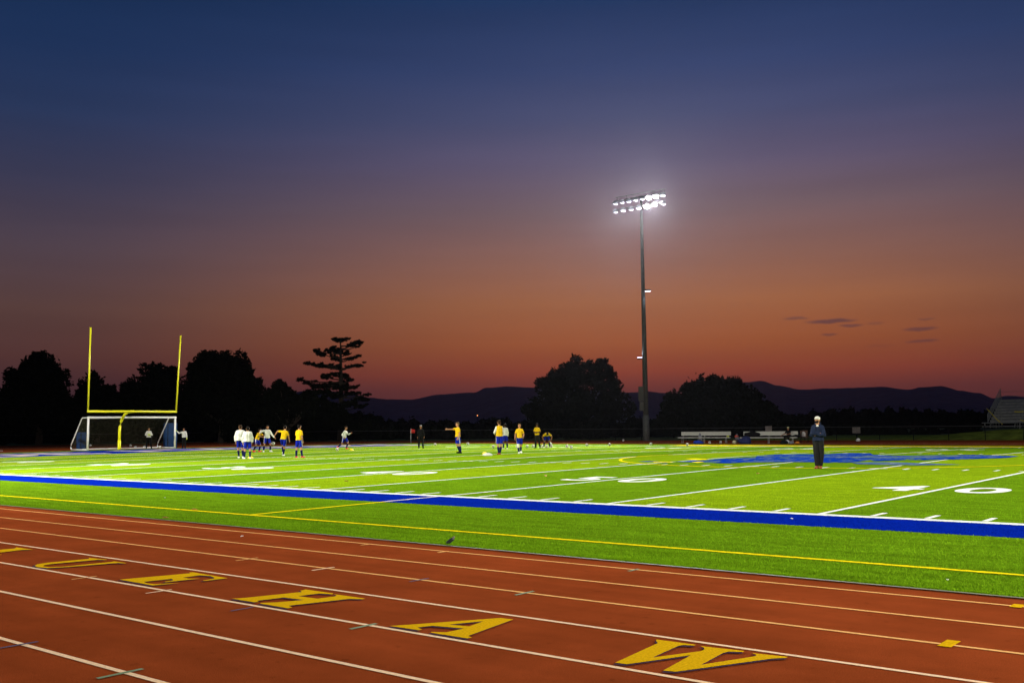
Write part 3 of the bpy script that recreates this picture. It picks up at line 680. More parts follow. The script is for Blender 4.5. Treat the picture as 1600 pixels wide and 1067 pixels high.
fence('chain_link_fence', 'low black chain-link fence with a thin top rail behind the far track', [(40, 76.1), (-4, 76.1), (-20, 75.6), (-40, 73.2), (-55, 70.6), (-72, 67.6), (-97, 57), (-105, 36), (-102, 12)])
def sign(name, label, c, w, h, taper, m, post=False):
    root = empty(name, (c.x, c.y, 0)); tag(root, label, 'sign')
    pts = [(-w/2, h/2), (w/2, h/2), (w/2*(1-taper*.3), -h*.1), (w/2*(1-taper), -h/2), (-w/2*(1-taper), -h/2), (-w/2*(1-taper*.3), -h*.1)]
    V = [(x, -.02, c.z+z) for x, z in pts]+[(x, .02, c.z+z) for x, z in pts]
    Fc = [tuple(range(6)), tuple(range(11, 5, -1))]+[(i, 6+i, 6+(i+1) % 6, (i+1) % 6) for i in range(6)]
    bevel(mesh_obj('panel', V, Fc, m, root), .015)
    for x in (-w*.35, w*.35): MB().box((x, .03, c.z), (.04, .03, h*.8)).obj('clamp', BLACKM, root)
    if post: MB().tube([(0, .06, -.05), (0, .06, c.z+h*.3)], .05, 8).obj('post', BLACKM, root)
d_ = 97.5
p = at_depth(1201, 672.5, d_); sign('sign_panel', 'pale grey board narrowing downward, hung on the fence behind the right bench', p, .70, .86, .25, SIGNM)
p = at_depth(1338, 671.8, 96.5); sign('sign_panel', 'small square grey board on a dark post right of the man in the cap', p, .76, .58, 0, SIGNM, True)

def bleacher():
    p0 = at_depth(1546, 674, 108)
    base = Vector((p0.x, p0.y, 0)); zb = .98
    root = empty('bleachers', (base.x, base.y, zb)); tag(root, 'grey metal bleachers with stepped rows and end railings on the grass bank', 'bleachers')
    L_ = 22.0; rows = 9; rise, run = .32, .62
    fr = MB()
    for i in range(rows):
        z = .42 + i*rise; y = i*run
        MB().box((L_/2, y, z), (L_, .26, .045)).obj('seat', ALUD, root)
        if i: MB().box((L_/2, y-.38, z-.30), (L_, .34, .04)).obj('footboard', ALUD, root); fr.box((L_/2, y-.2, z-.14), (L_, .02, .20))
    for k in range(10):
        x = .1 + k*(L_-.2)/9
        fr.tube([(x, -.1, 0), (x, rows*run, .35+rows*rise)], .035, 6)
        for i in range(0, rows+1, 2): fr.tube([(x, i*run, -.1), (x, i*run, .35+i*rise)], .03, 6)
        fr.tube([(x, rows*run, 0), (x, 0, .3)], .025, 6)
    fr.obj('frame', ALUD, root)
    for x, nm in ((0, 'end_railing'), (L_, 'end_railing')):
        b = MB(); y1 = rows*run
        pts = [(x, -.45, .35), (x, -.45, 1.35), (x, y1, 1.35+rows*rise), (x, y1, .35+rows*rise)]
        b.tube(pts[:3], .03, 8); b.tube(pts[2:], .03, 8); b.tube([(x, -.45, .5), (x, y1, .5+rows*rise)], .022, 6)
        n = 40
        for i in range(1, n):
            t = i/n; y = -.45+(y1+.45)*t; zz = rows*rise*t
            b.tube([(x, y, .5+zz), (x, y, 1.35+zz)], .012, 5)
        b.obj(nm, ALUD, root)
    b = MB(); y1 = rows*run; z1 = rows*rise
    for k in range(9): x = L_*k/8; b.tube([(x, y1, z1), (x, y1, z1+1.4)], .03, 8)
    for zz in (.5, 1.0): b.tube([(0, y1, z1+zz), (L_, y1, z1+zz)], .018, 6)
    b.obj('back_railing', ALUD, root)
    b = MB()
    for zz in (.05, .45): b.tube([(-.5, -.9, zz), (L_, -.9, zz)], .04, 8)
    for k in range(7): b.tube([(-.2+k*3.4, -.9, -.3), (-.2+k*3.4, -.9, .45)], .035, 6)
    b.obj('front_railing', ALUD, root)
    return root
bl_ = bleacher()
def tape(label, pts):
    V = []; Fc = []
    o0 = Vector(pts[0]); root = None
    for i, p in enumerate(pts):
        V += [Vector(p)-o0+Vector((0, 0, .05)), Vector(p)-o0-Vector((0, 0, .05)), Vector(p)-o0+Vector((0, -.006, -.05)), Vector(p)-o0+Vector((0, -.006, .05))]
    for i in range(len(pts)-1):
        a = i*4
        for k in range(4): Fc.append((a+k, a+4+k, a+4+(k+1) % 4, a+(k+1) % 4))
    o = mesh_obj('barrier_tape', V, Fc, TAPE); o.location = o0; tag(o, label, 'tape', 'yellow tape on the bleachers')
b0 = Vector(bl_.location)
tape('long yellow tape slanting down across the end railing of the bleachers', [b0+Vector(v) for v in ((-.05, -.5, 2.0), (.5, -.55, 1.35), (.95, -.6, .8), (1.5, -.7, .3))])
tape('short yellow tape tied low along the front of the bleachers', [b0+Vector(v) for v in ((3.3, -.95, .72), (3.8, -1.0, .55), (4.4, -.98, .42))])
tape('yellow tape scrap lying across a middle bleacher seat', [b0+Vector(v) for v in ((2.2, 1.6, 1.62), (2.7, 1.55, 1.58), (3.1, 1.6, 1.63))])

# ------------------------------------------------------------------ floodlight poles (the one in view and its three partners)
LIGHT_W = 168000
def spot(parent, loc, target, watts, size, blend=.9, rad=.35, col=(1.0, .95, .86)):
    ld = bpy.data.lights.new('floodlight_beam', 'SPOT'); ld.energy = watts; ld.spot_size = R(size); ld.spot_blend = blend; ld.shadow_soft_size = rad; ld.color = col
    o = bpy.data.objects.new('floodlight_beam', ld); COL.objects.link(o); o.parent = parent
    o.location = loc; d = Vector(target)-(Vector(parent.location)+Matrix.Rotation(parent.rotation_euler.z, 3, 'Z') @ Vector(loc))
    d = Matrix.Rotation(-parent.rotation_euler.z, 3, 'Z') @ d
    o.rotation_euler = d.to_track_quat('-Z', 'Y').to_euler(); return o
pb = G(1010, 688.5)
def flood_pole():
    root = empty('floodlight_pole', (pb.x, pb.y, 0)); tag(root, 'tall grey floodlight pole with two lit rows of lamps on top', 'light pole')
    H = 25.2
    MB().tube([(0, 0, -.4), (0, 0, H*.5), (0, 0, H)], [.30, .22, .13], 20).obj('pole', POLEM, root, True)
    MB().tube([(0, 0, -.3), (0, 0, 2.6)], .335, 20).obj('base_sleeve', POLEM, root, True)
    bx = MB().box((-.16, -.42, 4.75), (.62, .36, 1.5)); bx.box((-.12, -.42, 3.5), (.52, .32, .9)); bevel(bx.obj('cabinet', BOXM, root), .03)
    MB().tube([(.1, -.36, 5.4), (.08, -.3, 8.0)], .03, 6).obj('conduit', BOXM, root)
    hw = 3.0
    for z, nm in ((H-1.0, 0), (H-.05, 1), ):
        MB().box((0, -.22, z), (hw*2, .12, .12)).obj('crossarm', HOUSE, root)
    MB().box((0, -.22, H+.32), (hw*2, .07, .07)).obj('top_rail', HOUSE, root)
    for x in (-2.75, -1.6, 1.6, 2.75): MB().box((x, -.22, H+.14), (.06, .05, .3)).obj('bracket', HOUSE, root)
    nlamp = 0
    for row, z, nx in ((0, H-.32, 8), (1, H-1.2, 7)):
        for i in range(nx):
            x = -hw+.12 + (2*hw-.24)*i/(nx-1)
            hot = (.5 < x < 2.3) if row == 0 else (.3 < x < 1.5)
            aim = Vector((.42+random.uniform(-.2, .2), -1, -.85+random.uniform(-.2, .1))).normalized() if hot else Vector((.1+random.uniform(-.5, .5), -1, -1.75+random.uniform(-.35, .3))).normalized()
            x_, y_, z_ = basis(aim); c = Vector((x, -.5, z))
            lp = MB(); n = 14
            prof = [(-.30, .07), (-.26, .14), (-.12, .24), (.02, .285), (.05, .29)]
            vs = []; fs = []
            for t, r_ in prof:
                for k in range(n): a = 2*math.pi*k/n; vs.append(c+z_*t+x_*math.cos(a)*r_+y_*math.sin(a)*r_)
            for j in range(len(prof)-1):
                for k in range(n): fs.append((j*n+k, j*n+(k+1) % n, (j+1)*n+(k+1) % n, (j+1)*n+k))
            fs.append(tuple(range(n))[::-1]); lp.add(vs, fs)
            # visor: upper half hood in front of the lens
            upv = (Vector((0, 0, 1))-z_*z_.z).normalized(); sd = z_.cross(upv); vs = []; fs = []
            for t, r_ in ((.05, .29), (.05, .275), (.34, .30), (.34, .315)):
                for k in range(9): a = math.pi*k/8; vs.append(c+z_*(t*(.4+.6*math.sin(a)) if t > .1 else t)+sd*math.cos(a)*r_+upv*math.sin(a)*r_)
            for j in range(4):
                for k in range(8): fs.append((j*9+k, j*9+k+1, ((j+1) % 4)*9+k+1, ((j+1) % 4)*9+k))
            lp.add(vs, fs)
            lo = lp.obj('lamp', HOUSE, root, True)
            ls = MB(); ring = [c+z_*.03+x_*math.cos(2*math.pi*k/16)*.275+y_*math.sin(2*math.pi*k/16)*.275 for k in range(16)]
            mid = c+z_*.07; ls.add(ring+[mid], [(k, (k+1) % 16, 16) for k in range(16)])
            ls.obj('lens', LENS_HOT if hot else LENS, lo)
            nlamp += 1
            MB().tube([c - z_*.28, Vector((x, -.22, z + (.25 if row == 0 else .2)))], .03, 6).obj('arm', HOUSE, lo)
    for (z, sx_, sy_) in ((15.35, .75, -.1), (8.4, -.5, -.2)):
        b = MB().box((sx_*.82, sy_, z), (.52, .34, .14)); b.tube([(0, 0, z+.1), (sx_*.5, sy_, z+.1), (sx_*.6, sy_, z)], .04, 6)
        f = b.obj('ball_tracker_light', BOXM, root)
        MB().box((sx_*.82, sy_, z+(.09 if sx_ < 0 else -.09)), (.5, .32, .035)).obj('lens', LENS2, f)
    return root
pole = flood_pole()
poles = [pole]
for (x, y, rz, lab) in ((52, 70.7, 0, 'floodlight pole beyond the right end of the far track'), (-38, -26, math.pi, 'floodlight pole behind the near stand on the left'), (54, -24, math.pi, 'floodlight pole behind the near stand on the right')):
    c = copy_tree(pole); c.location = (x, y, 0); c.rotation_euler.z = rz; c['label'] = lab; poles.append(c)
for i, pl in enumerate(poles):
    far = i < 2
    s = -1 if pl.location.x < 0 else 1
    if far:
        spot(pl, (-1.5, -.8, 24.0), (s*44, 22, 0), LIGHT_W*.68, 90); spot(pl, (1.5, -.8, 24.0), (s*10, 4, 0), LIGHT_W*1.1, 82)
    else:
        q = .88 if pl.location.x > 0 else 1.0
        spot(pl, (-1.5, -.8, 24.0), (s*42, 8, 0), LIGHT_W*(.85 if s < 0 else 1.1)*q, 66, 1.0); spot(pl, (1.5, -.8, 24.0), (s*12, 12, 0), LIGHT_W*1.3*q, 56, 1.0)
        spot(pl, (0, -.8, 23.6), (s*(6 if s > 0 else 14), -7, 0), LIGHT_W*(.28 if s > 0 else .54), 66, 1.0)
for (z, sx_, up_) in ((15.2, .62, -1), (8.55, -.3, 1)):      # the two small lights that wash the pole itself
    l_ = spot(pole, (sx_, -.25, z), (pole.location.x, pole.location.y, z+up_*4), 160, 70, .6, .06, (.7, .8, 1.0)); l_.name = 'pole_wash_beam'

#GOALS-BEGIN#
# ------------------------------------------------------------------ football goalpost and soccer goals
def goalpost(name, label, s):
    gx = -55.3*s; root = empty(name, (gx, YC-.18, zc(YC))); tag(root, label, 'goalpost')
    b = -s
    def P(dx, y, z): return (b*dx, y, z)
    pts = [P(2.0, 0, -.3), P(2.0, 0, .9)]
    MB().tube([P(2.0, 0, -.2), P(2.0, 0, .72)], .125, 18).obj('base_collar', YELLOWM, root, True)
    cur = [P(2.0, 0, .5), P(2.0, 0, 1.42)] + [P(2.0-1.5*(1-math.cos(a)), 0, 1.42+1.5*math.sin(a)) for a in (R(15), R(30), R(45), R(60), R(75), R(90))] + [P(.0, 0, 2.92)]
    MB().tube(cur, .105, 18).obj('gooseneck', YELLOWM, root, True)
    MB().tube([P(0, -3.72, 2.92), P(0, 3.72, 2.92)], .085, 16).obj('crossbar', YELLOWM, root, True)
    MB().tube([P(0, -3.68, 2.98), P(0, -3.68, 2.92), P(0, -3.62, 9.2)], .06, 12).obj('upright', YELLOWM, root, True)
    MB().tube([P(0, 3.68, 2.98), P(0, 3.68, 2.92), P(0, 3.98, 9.05)], .06, 12).obj('upright', YELLOWM, root, True)
    return root
goalpost('goalpost', 'yellow gooseneck goalpost rising above the white soccer goal', 1)
def net_panel(mb, a, b, c, d, gap, r=.004):
    """diagonal cords over the quad a-b-c-d"""
    a, b, c, d = map(Vector, (a, b, c, d))
    nu = max(2, int((b-a).length/gap)); nv = max(2, int((d-a).length/gap))
    f = lambda u, v: (a*(1-u)+b*u)*(1-v) + (d*(1-u)+c*u)*v
    for i in range(-nv, nu):
        for g in (0, 1):
            pts = []
            for j in range(nv+1):
                u = (i+j)/nu if g == 0 else (nu-(i+j))/nu
                if -1e-6 <= u <= 1+1e-6: pts.append(f(u, j/nv))
            if len(pts) > 1: mb.tube(pts[::1], r, 3, False)
def soccer_goal(label, loc, rz):
    root = empty('soccer_goal', loc, rz); tag(root, label, 'soccer goal')
    # local: mouth along y at x = 0, net going to -x
    w = 3.66+.06; h = 2.44+.06; dt = 1.0; db = 2.6
    b = MB(); r = .08
    for s in (-1, 1): MB().tube([(0, s*w, 0), (0, s*w, h)], r, 14).obj('post', WHITEM, root, True)
    MB().tube([(0, -w-r, h), (0, w+r, h)], r, 14).obj('crossbar', WHITEM, root, True)
    for s in (-1, 1):
        MB().tube([(0, s*w, h-.01), (-dt+.1, s*w, h-.02), (-dt, s*w, h-.1), (-db+.1, s*w, .45), (-db+.02, s*w, .2), (-db+.15, s*w, .05)], .045, 10).obj('back_stay', WHITEM, root, True)
        MB().tube([(0, s*w, .05), (-db+.15, s*w, .05)], .045, 10).obj('ground_bar', WHITEM, root, True)
    MB().tube([(-db+.15, -w, .05), (-db+.15, w, .05)], .045, 10).obj('ground_bar', WHITEM, root, True)
    n = MB()
    net_panel(n, (-dt, -w, h-.06), (-dt, w, h-.06), (-db+.1, w, .4), (-db+.1, -w, .4), .13)
    net_panel(n, (-db+.1, -w, .4), (-db+.1, w, .4), (-db+.12, w, .06), (-db+.12, -w, .06), .13)
    n.obj('back_net', NETM, root)
    n = MB(); net_panel(n, (0, -w, h-.03), (0, w, h-.03), (-dt, w, h-.05), (-dt, -w, h-.05), .13); n.obj('roof_net', NETB, root)
    for s in (-1, 1):
        n = MB(); net_panel(n, (-.05, s*w, h-.03), (-dt, s*w, h-.05), (-db+.1, s*w, .06), (-.05, s*w, .06), .11); n.obj('side_net', NETM, root)
    return root
g1 = soccer_goal('white soccer goal with a net under the yellow goalpost', (-57.2, 25.3, .15), 0)
# blue padded mat standing beyond the goal's left side, a second behind the right side
def mat_pad(label, c, rz, w, h, t):
    root = empty('crash_mat', c, rz); tag(root, label, 'mat')
    bevel(MB().box((0, 0, h/2), (t, w, h)).obj('pad', BLUEPAD, root), .05, 3)
    for k in (-.3, .3): MB().box((t/2+.012, k*w, h/2), (.02, .05, h*.9)).obj('strap', BLK, root)
p = at_depth(128, 690, depth_of((-60.2, 22.2, .5))); mat_pad('blue vinyl mat standing behind the left side net of the white goal', (p.x, p.y, .02), R(20), .95, 1.5, .3)
p = at_depth(266, 690, depth_of((-60.5, 30.0, .5))); mat_pad('dark blue mat standing behind the right end of the white goal', (p.x, p.y, .02), R(10), 1.3, 2.2, .25)
# hurdle at the left edge of the photograph
p = G(-12, 702.5)
root = empty('hurdle', (p.x, p.y, 0), R(-38)); tag(root, 'white hurdle on the far track at the left photo edge', 'hurdle')
bevel(MB().box((0, 0, .98), (1.18, .03, .09)).obj('top_board', WHITEM, root), .008)
for s in (-.52, .52):
    MB().tube([(s, 0, .02), (s, 0, .95)], .025, 8).obj('leg', WHITEM, root); MB().tube([(s, .02, .03), (s, .68, .03)], .025, 8).obj('foot', WHITEM, root)
# corner flag
p = G(642, 692)
root = empty('corner_flag', (p.x, p.y, p.z)); tag(root, 'thin corner flag pole with a red pennant near the far blue corner', 'corner flag')
MB().tube([(0, 0, 0), (0, 0, 1.5)], .022, 8).obj('pole', WHITEM, root)
V = []; Fc = []
for i in range(7):
    t = i/6; dx = t*.42; yy = .05*math.sin(t*5)
    for z, e in ((1.48, .005), (1.08+.10*t-.05, .005)): V += [(AR.x*dx-yy*AR.y, AR.y*dx+yy*AR.x, z-.10*t)]
for i in range(6): Fc.append((2*i, 2*i+2, 2*i+3, 2*i+1))
fl = mesh_obj('pennant', V, Fc, mat('red_pennant', (.55, .03, .02), .7, .1, 10), root, True); so = fl.modifiers.new('thick', 'SOLIDIFY'); so.thickness = .006
#GOALS-END#
#PROPS-BEGIN#
# ------------------------------------------------------------------ balls, cones, leaves
def ball_mesh():
    bm = bmesh.new(); bmesh.ops.create_icosphere(bm, subdivisions=1, radius=1); ax = [v.co.normalized().copy() for v in bm.verts]; bm.free()
    bm = bmesh.new(); bmesh.ops.create_icosphere(bm, subdivisions=4, radius=.11)
    for f in bm.faces:
        c = f.calc_center_median().normalized(); f.smooth = True
        if max(c.dot(a) for a in ax) > math.cos(R(19)): f.material_index = 1
    me = bpy.data.meshes.new('soccer_ball'); bm.to_mesh(me); bm.free(); me.materials.append(BALLW); me.materials.append(BALLB); return me
BM_ = ball_mesh()
def ball(label, u, v, lift=0, g='soccer balls scattered on the pitch', base_v=None):
    o = bpy.data.objects.new('soccer_ball', BM_); COL.objects.link(o)
    p = G(u, (base_v or v)); o.location = (p.x, p.y, p.z+.12+lift)
    o.rotation_euler = (random.uniform(0, 6), random.uniform(0, 6), random.uniform(0, 6)); tag(o, label, 'ball', g)
for a in [('ball in the air just right of the white-shirted player facing the camera', 427, 705.5, .42), ('ball at the feet of the running white player by the blue end zone', 527, 704.5),
          ('ball resting left of the goalkeeper inside the white goal', 211.5, 700.5), ('ball farther back left of the goalkeeper, nearer the goalpost', 204, 697.8),
          ('ball beside the heel of the goalkeeper inside the goal', 225.5, 700.3), ('ball by the foot of the right back stay of the goal', 250, 700.8), ('small ball behind the left post of the white goal', 141, 697.5),
          ('ball standing alone just left of the pointing yellow player', 680, 696.2), ('ball just right of the pointing yellow player', 731, 695.0), ('ball left of the yellow player with crossed legs', 771, 700.3),
          ('ball left of the knee-bandaged player', 808.5, 700.8), ('ball right of the knee-bandaged player, nearer to him', 824, 699.5), ('ball left of the feet of the player in dark trousers', 833, 699.3),
          ('ball under the bending player, left of the pile', 848, 699.5), ('ball under the bending player, middle of the pile', 854.5, 699.8), ('ball under the bending player, right of the pile', 861.5, 699.0), ('ball at the bending player, topmost of the pile', 860, 696.8, .05),
          ('left ball of the close pair right of the bending player', 886, 699.2), ('right ball of the close pair right of the bending player', 892.5, 700.8), ('lone ball between the ball pair and the floodlight pole', 917, 697.5),
          ('ball on the far turf edge left of the floodlight pole', 952.5, 696.5), ('ball just right of the floodlight pole foot', 1017, 695.8), ('ball left of the blue bag at the left bench', 1074, 696.5),
          ('ball far back on the red track left of the floodlight pole', 974, 689.5), ('ball under the middle of the left bench', 1109, 693.2), ('ball under the right end of the left bench', 1126, 693.0)]:
    ball(*a[:3], *(a[3:4]))
def cone(label, u, v, m=CONE, s=1.0):
    p = G(u, v); n = 20; prof = [(.105, 0), (.10, .012), (.06, .05), (.038, .062), (.03, .058), (.055, .044), (.09, .008)]
    V = []; Fc = []
    for r_, z in prof:
        for k in range(n): a = 2*math.pi*k/n; V.append((r_*s*math.cos(a), r_*s*math.sin(a), z*s))
    for j in range(len(prof)-1):
        for k in range(n): Fc.append((j*n+k, j*n+(k+1) % n, (j+1)*n+(k+1) % n, (j+1)*n+k))
    o = mesh_obj('disc_cone', V, Fc, m, smooth=True); o.location = (p.x, p.y, p.z+.02); tag(o, label, 'cone', 'training cones on the pitch')
cone('yellow disc cone beside the two white-jacketed players', 391.5, 716, s=1.5)
cone('yellow disc cone right of the ball by the running white player', 549, 704, s=1.5)
cone('yellow disc cone behind the white folded bib', 757.5, 709.3, s=1.5)
cone('small orange cone at the right end of the right bench', 1246, 692.5, ORAN, 2.0)
def lump(mb, c, r, seed, sx_=1, sy_=1, sz_=1, n=14, mr=9):
    """soft irregular heap"""
    rr = random.Random(seed); ph = [rr.uniform(0, 6) for i in range(4)]; i0 = len(mb.v)
    mb.ell((0, 0, 0), (r*sx_, r*sy_, r*sz_), n=n, mrow=mr)
    for i in range(i0, len(mb.v)):
        x, y, z = mb.v[i]; k = 1+.13*math.sin(x/r*3+ph[0])+.12*math.sin(y/r*4+ph[1])+.08*math.sin(z/r*5+ph[2]+x/r*2)
        zz = z*k; zz = max(zz, -r*sz_*.55); mb.v[i] = (c[0]+x*k, c[1]+y*k, c[2]+zz)
    return mb
p = G(761.5, 712.0)
o = lump(MB(), (0, 0, .05), .26, 4, 1.3, .9, .35).obj('folded_bib', JWHI, None, True); o.location = p; tag(o, 'white folded training bib lying flat on the turf by a cone', 'bib')
def leaf(label, u, v, s, m=DRY):
    p = G(u, v); V = []; Fc = []
    for i in range(6):
        t = i/5; w = math.sin(math.pi*min(1, t*1.02))*.45*s
        for q in (-1, 0, 1): V.append((t*s*2-s, q*w, .02+.3*s*abs(q)*math.sin(t*3)+.2*s*t))
    for i in range(5):
        for q in range(2): a = i*3+q; Fc.append((a, a+3, a+4, a+1))
    o = mesh_obj('fallen_leaf', V, Fc, m, smooth=True); so = o.modifiers.new('thick', 'SOLIDIFY'); so.thickness = .003; o.location = (p.x, p.y, p.z+.012); o.rotation_euler = (0, 0, random.uniform(0, 6)); tag(o, label, 'leaf', 'leaves and scraps on the turf')
leaf('orange dry leaf on the turf before the pair of balls', 852, 745.5, .10)
leaf('dry brown leaf by the yellow line, right of the white scrap', 304, 799, .075)
leaf('dry leaf at the turf edge near the track, below the yellow line', 259, 812, .07)
leaf('tiny dark leaf right of the scripted fifty yard number', 1184, 741.5, .07)
leaf('pale scrap on the green strip below the blue band at the left', 257.5, 779.5, .035, WHITE)
leaf('pale scrap on the near turf edge at the right', 1481, 910.5, .028, WHITE)
leaf('white scrap on the red track below the turf edge', 378, 841, .03, WHITE)
leaf('brownish leaf on the light turf band left of the midfield line', 541, 753.5, .07)
leaf('white scrap lying on the blue border band at the right', 1237, 813, .03, WHITE)
# small dark bottle lying tilted at the turf edge
p = G(702.5, 850.5)
root = empty('water_bottle', (p.x, p.y, p.z+.03), YAW); tag(root, 'small black bottle leaning on the near turf edge by the track', 'bottle')
d = Vector((.62, .1, .72)).normalized()
MB().cap(Vector((-.02, 0, .0)), d*.060, .029, .027).obj('body', mat('black_plastic', (.015, .017, .02), .3, spec=.6), root, True)
MB().cap(d*.068, d*.094, .021, .016).obj('cap', GREYC, root, True)

# ------------------------------------------------------------------ benches and the things around them
def bench(label, u0, u1, v):
    a, b = G(u0, v), G(u1, v); mid = (a+b)/2; L_ = (b-a).length; rz = math.atan2(b.y-a.y, b.x-a.x)
    root = empty('team_bench', (mid.x, mid.y, 0), rz); tag(root, label, 'bench', 'benches on the far track')
    bevel(MB().box((0, 0, .45), (L_, .27, .075)).obj('seat', ALU, root), .008)
    bevel(MB().box((.1, .24, .80), (L_*.955, .04, .34)).obj('backrest', ALU, root), .008)
    for t in (-.42, 0, .42):
        x = t*L_
        f = MB(); f.tube([(x, -.12, .0), (x, -.1, .43)], .016, 8); f.tube([(x, .2, 0), (x, .18, .43), (x, .25, .95)], .016, 8); f.tube([(x, -.22, .02), (x, .32, .02)], .016, 8); f.tube([(x, -.12, .415), (x, .2, .415)], .02, 8)
        f.obj('leg', ALU, root)
    return root
be1 = bench('pale aluminium bench, left of the two, with a blue bag before it', 1060, 1141, 691.6)
be2 = bench('pale aluminium bench, right of the two, with a seated person', 1157, 1246, 692.0)
def bag(label, u, v, L_, w, h, m, nm='sports_bag', rz=YAW, straps=True, cat='bag'):
    p = G(u, v); root = empty(nm, (p.x, p.y, p.z), rz); tag(root, label, cat)
    h *= 1.2; b = MB(); lump(b, (0, 0, h*.27), .5, int(u), L_, w, h, 18, 11)
    b.obj('body', m, root, True)
    if straps:
        MB().tube([(-.22*L_, -w*.44, h*.45), (-.15*L_, -w*.3, h*.86), (.15*L_, -w*.3, h*.86), (.22*L_, -w*.44, h*.45)], .018, 6).obj('handle', BLK, root)
        MB().box((0, 0, h*.77), (L_*.7, .02, .02)).obj('zip', BLK, root)
    return root
bag('bright blue sports bag lying before the left bench', 1091, 693.2, 1.15, .55, .30, mat('bag_blue', (.008, .05, .45), .7, .2, 8))
bag('grey drawstring sack on the blue bag at the left bench', 1094.5, 691.5, .42, .36, .95, GREYB, 'drawstring_sack', straps=False, cat='sack')
bag('big navy kit bag left of the right bench', 1163.5, 693.2, 1.05, .7, .62, mat('bag_navy', (.008, .016, .08), .7, .2, 8), 'kit_bag')
bag('cream bundle of bibs heaped left of the navy kit bag', 1148, 693.0, .40, .36, .30, mat('bib_cream', (.55, .50, .28), .85, .2, 8), 'bib_bundle', straps=False, cat='bundle')
bag('grey and blue backpack standing behind the cream bundle', 1151.5, 690.8, .38, .3, .80, GREYB, 'backpack')
def on_bench(label, nm, cat, be, tx, m, r, sx_, sy_, sz_, z=.475, dy=0, seed=1):
    p = Matrix.Translation(be.location) @ Matrix.Rotation(be.rotation_euler.z, 4, 'Z') @ Vector((tx, dy, z+r*sz_*.5))
    o = lump(MB(), (0, 0, 0), r, seed, sx_, sy_, sz_).obj(nm, m, None, True); o.location = p; o.rotation_euler.z = be.rotation_euler.z; tag(o, label, cat)
on_bench('small yellow-green cap on the right end of the left bench', 'cap', 'cap', be1, 2.2, GLOVE, .14, 1, .8, .7)
on_bench('black jacket slumped over the backrest of the right bench', 'jacket', 'jacket', be2, -1.45, BLK, .36, 1.9, .5, .8, .55, .16, 3)
on_bench('red cap on top of the navy kit bag side of the right bench', 'cap', 'cap', be2, -2.75, mat('red_cloth', (.45, .06, .03), .8), .17, 1, .8, .7, .5, -.02, 5)
on_bench('dark coat piled at the right part of the right bench', 'coat', 'coat', be2, 2.3, BLK, .26, 1.6, .5, .55, .475, .06, 8)
bag('white shoe bag under the right bench beside the seated person', 1229, 692.6, .5, .3, .3, mat('cloth_white', (.60, .60, .58), .8, .1, 10), 'shoe_bag', straps=False)
bag('grey shoe bag under the right bench, right of the white one', 1235.5, 693.2, .42, .28, .24, GREYB, 'shoe_bag', straps=False)
bag('dark duffel lying on the track under the right bench end', 1225.5, 693.6, .6, .4, .3, BLK, 'duffel_bag')
# folding chair with a pale heap standing in for a sitter, behind the man in the cap
p = G(1257, 691.5)
root = empty('camp_chair', (p.x, p.y, 0), YAW-.15); tag(root, 'dark brown folding camp chair partly behind the man in the cap', 'chair')
w = .30
V = [(-w, .22, 1.0), (w, .22, 1.0), (w, .10, .46), (-w, .10, .46)]
o = mesh_obj('backrest', V + [(x, y+.02, z) for x, y, z in V], [(0, 1, 2, 3), (7, 6, 5, 4), (0, 4, 5, 1), (1, 5, 6, 2), (2, 6, 7, 3), (3, 7, 4, 0)], BROWN, root)
MB().box((0, -.14, .43), (.58, .46, .03)).obj('seat', BROWN, root)
for s in (-1, 1):
    MB().tube([(s*w, .24, 1.0), (s*w, .10, .45), (s*w*.9, -.38, .02)], .014, 6).obj('leg', BLACKM, root); MB().tube([(s*w, .3, .02), (s*w*.95, -.36, .44), (s*w, -.36, .66)], .014, 6).obj('leg', BLACKM, root)
    MB().box((s*w, -.1, .67), (.07, .5, .02)).obj('armrest', BLK, root)
c_ = Vector((p.x, p.y, 0)) + Matrix.Rotation(YAW-.15, 3, 'Z') @ Vector((-.02, -.12, .66))
o = lump(MB(), (0, 0, 0), .24, 12, .75, .7, 1.15).obj('figure_stand_in', mat('stand_in_grey', (.42, .40, .37), .9, .2, 10), None, True); o.location = c_; tag(o, 'pale grey heap standing in for a seated figure on the brown camp chair', 'figure_stand_in')
p = G(1341, 689.5)
o = lump(MB(), (0, 0, .10), .20, 21, 1.1, .8, .8).obj('white_sack', JWHI, None, True); o.location = p; tag(o, 'small white sack on the ground below the square sign', 'sack')
# one far house lamp glowing in the dark woods
p = at_depth(746, 649, 205)
root = empty('house_lamp', (p.x, p.y, p.z)); tag(root, 'tiny orange lamp glowing in the dark woods below the hills', 'lamp')
MB().ell((0, 0, 0), (.10, .10, .10)).obj('bulb', mat('sodium_bulb', (1, .5, .2), .5, emit=(1.0, .36, .12), estr=2.2), root, True)
MB().tube([(0, .1, -p.z), (0, .1, .3), (0, -.1, .32)], .05, 6).obj('pole', BLACKM, root)
MB().cap((0, 0, .15), (0, 0, .26), .2, .08, False, False).obj('lamp_shade', BLACKM, root)
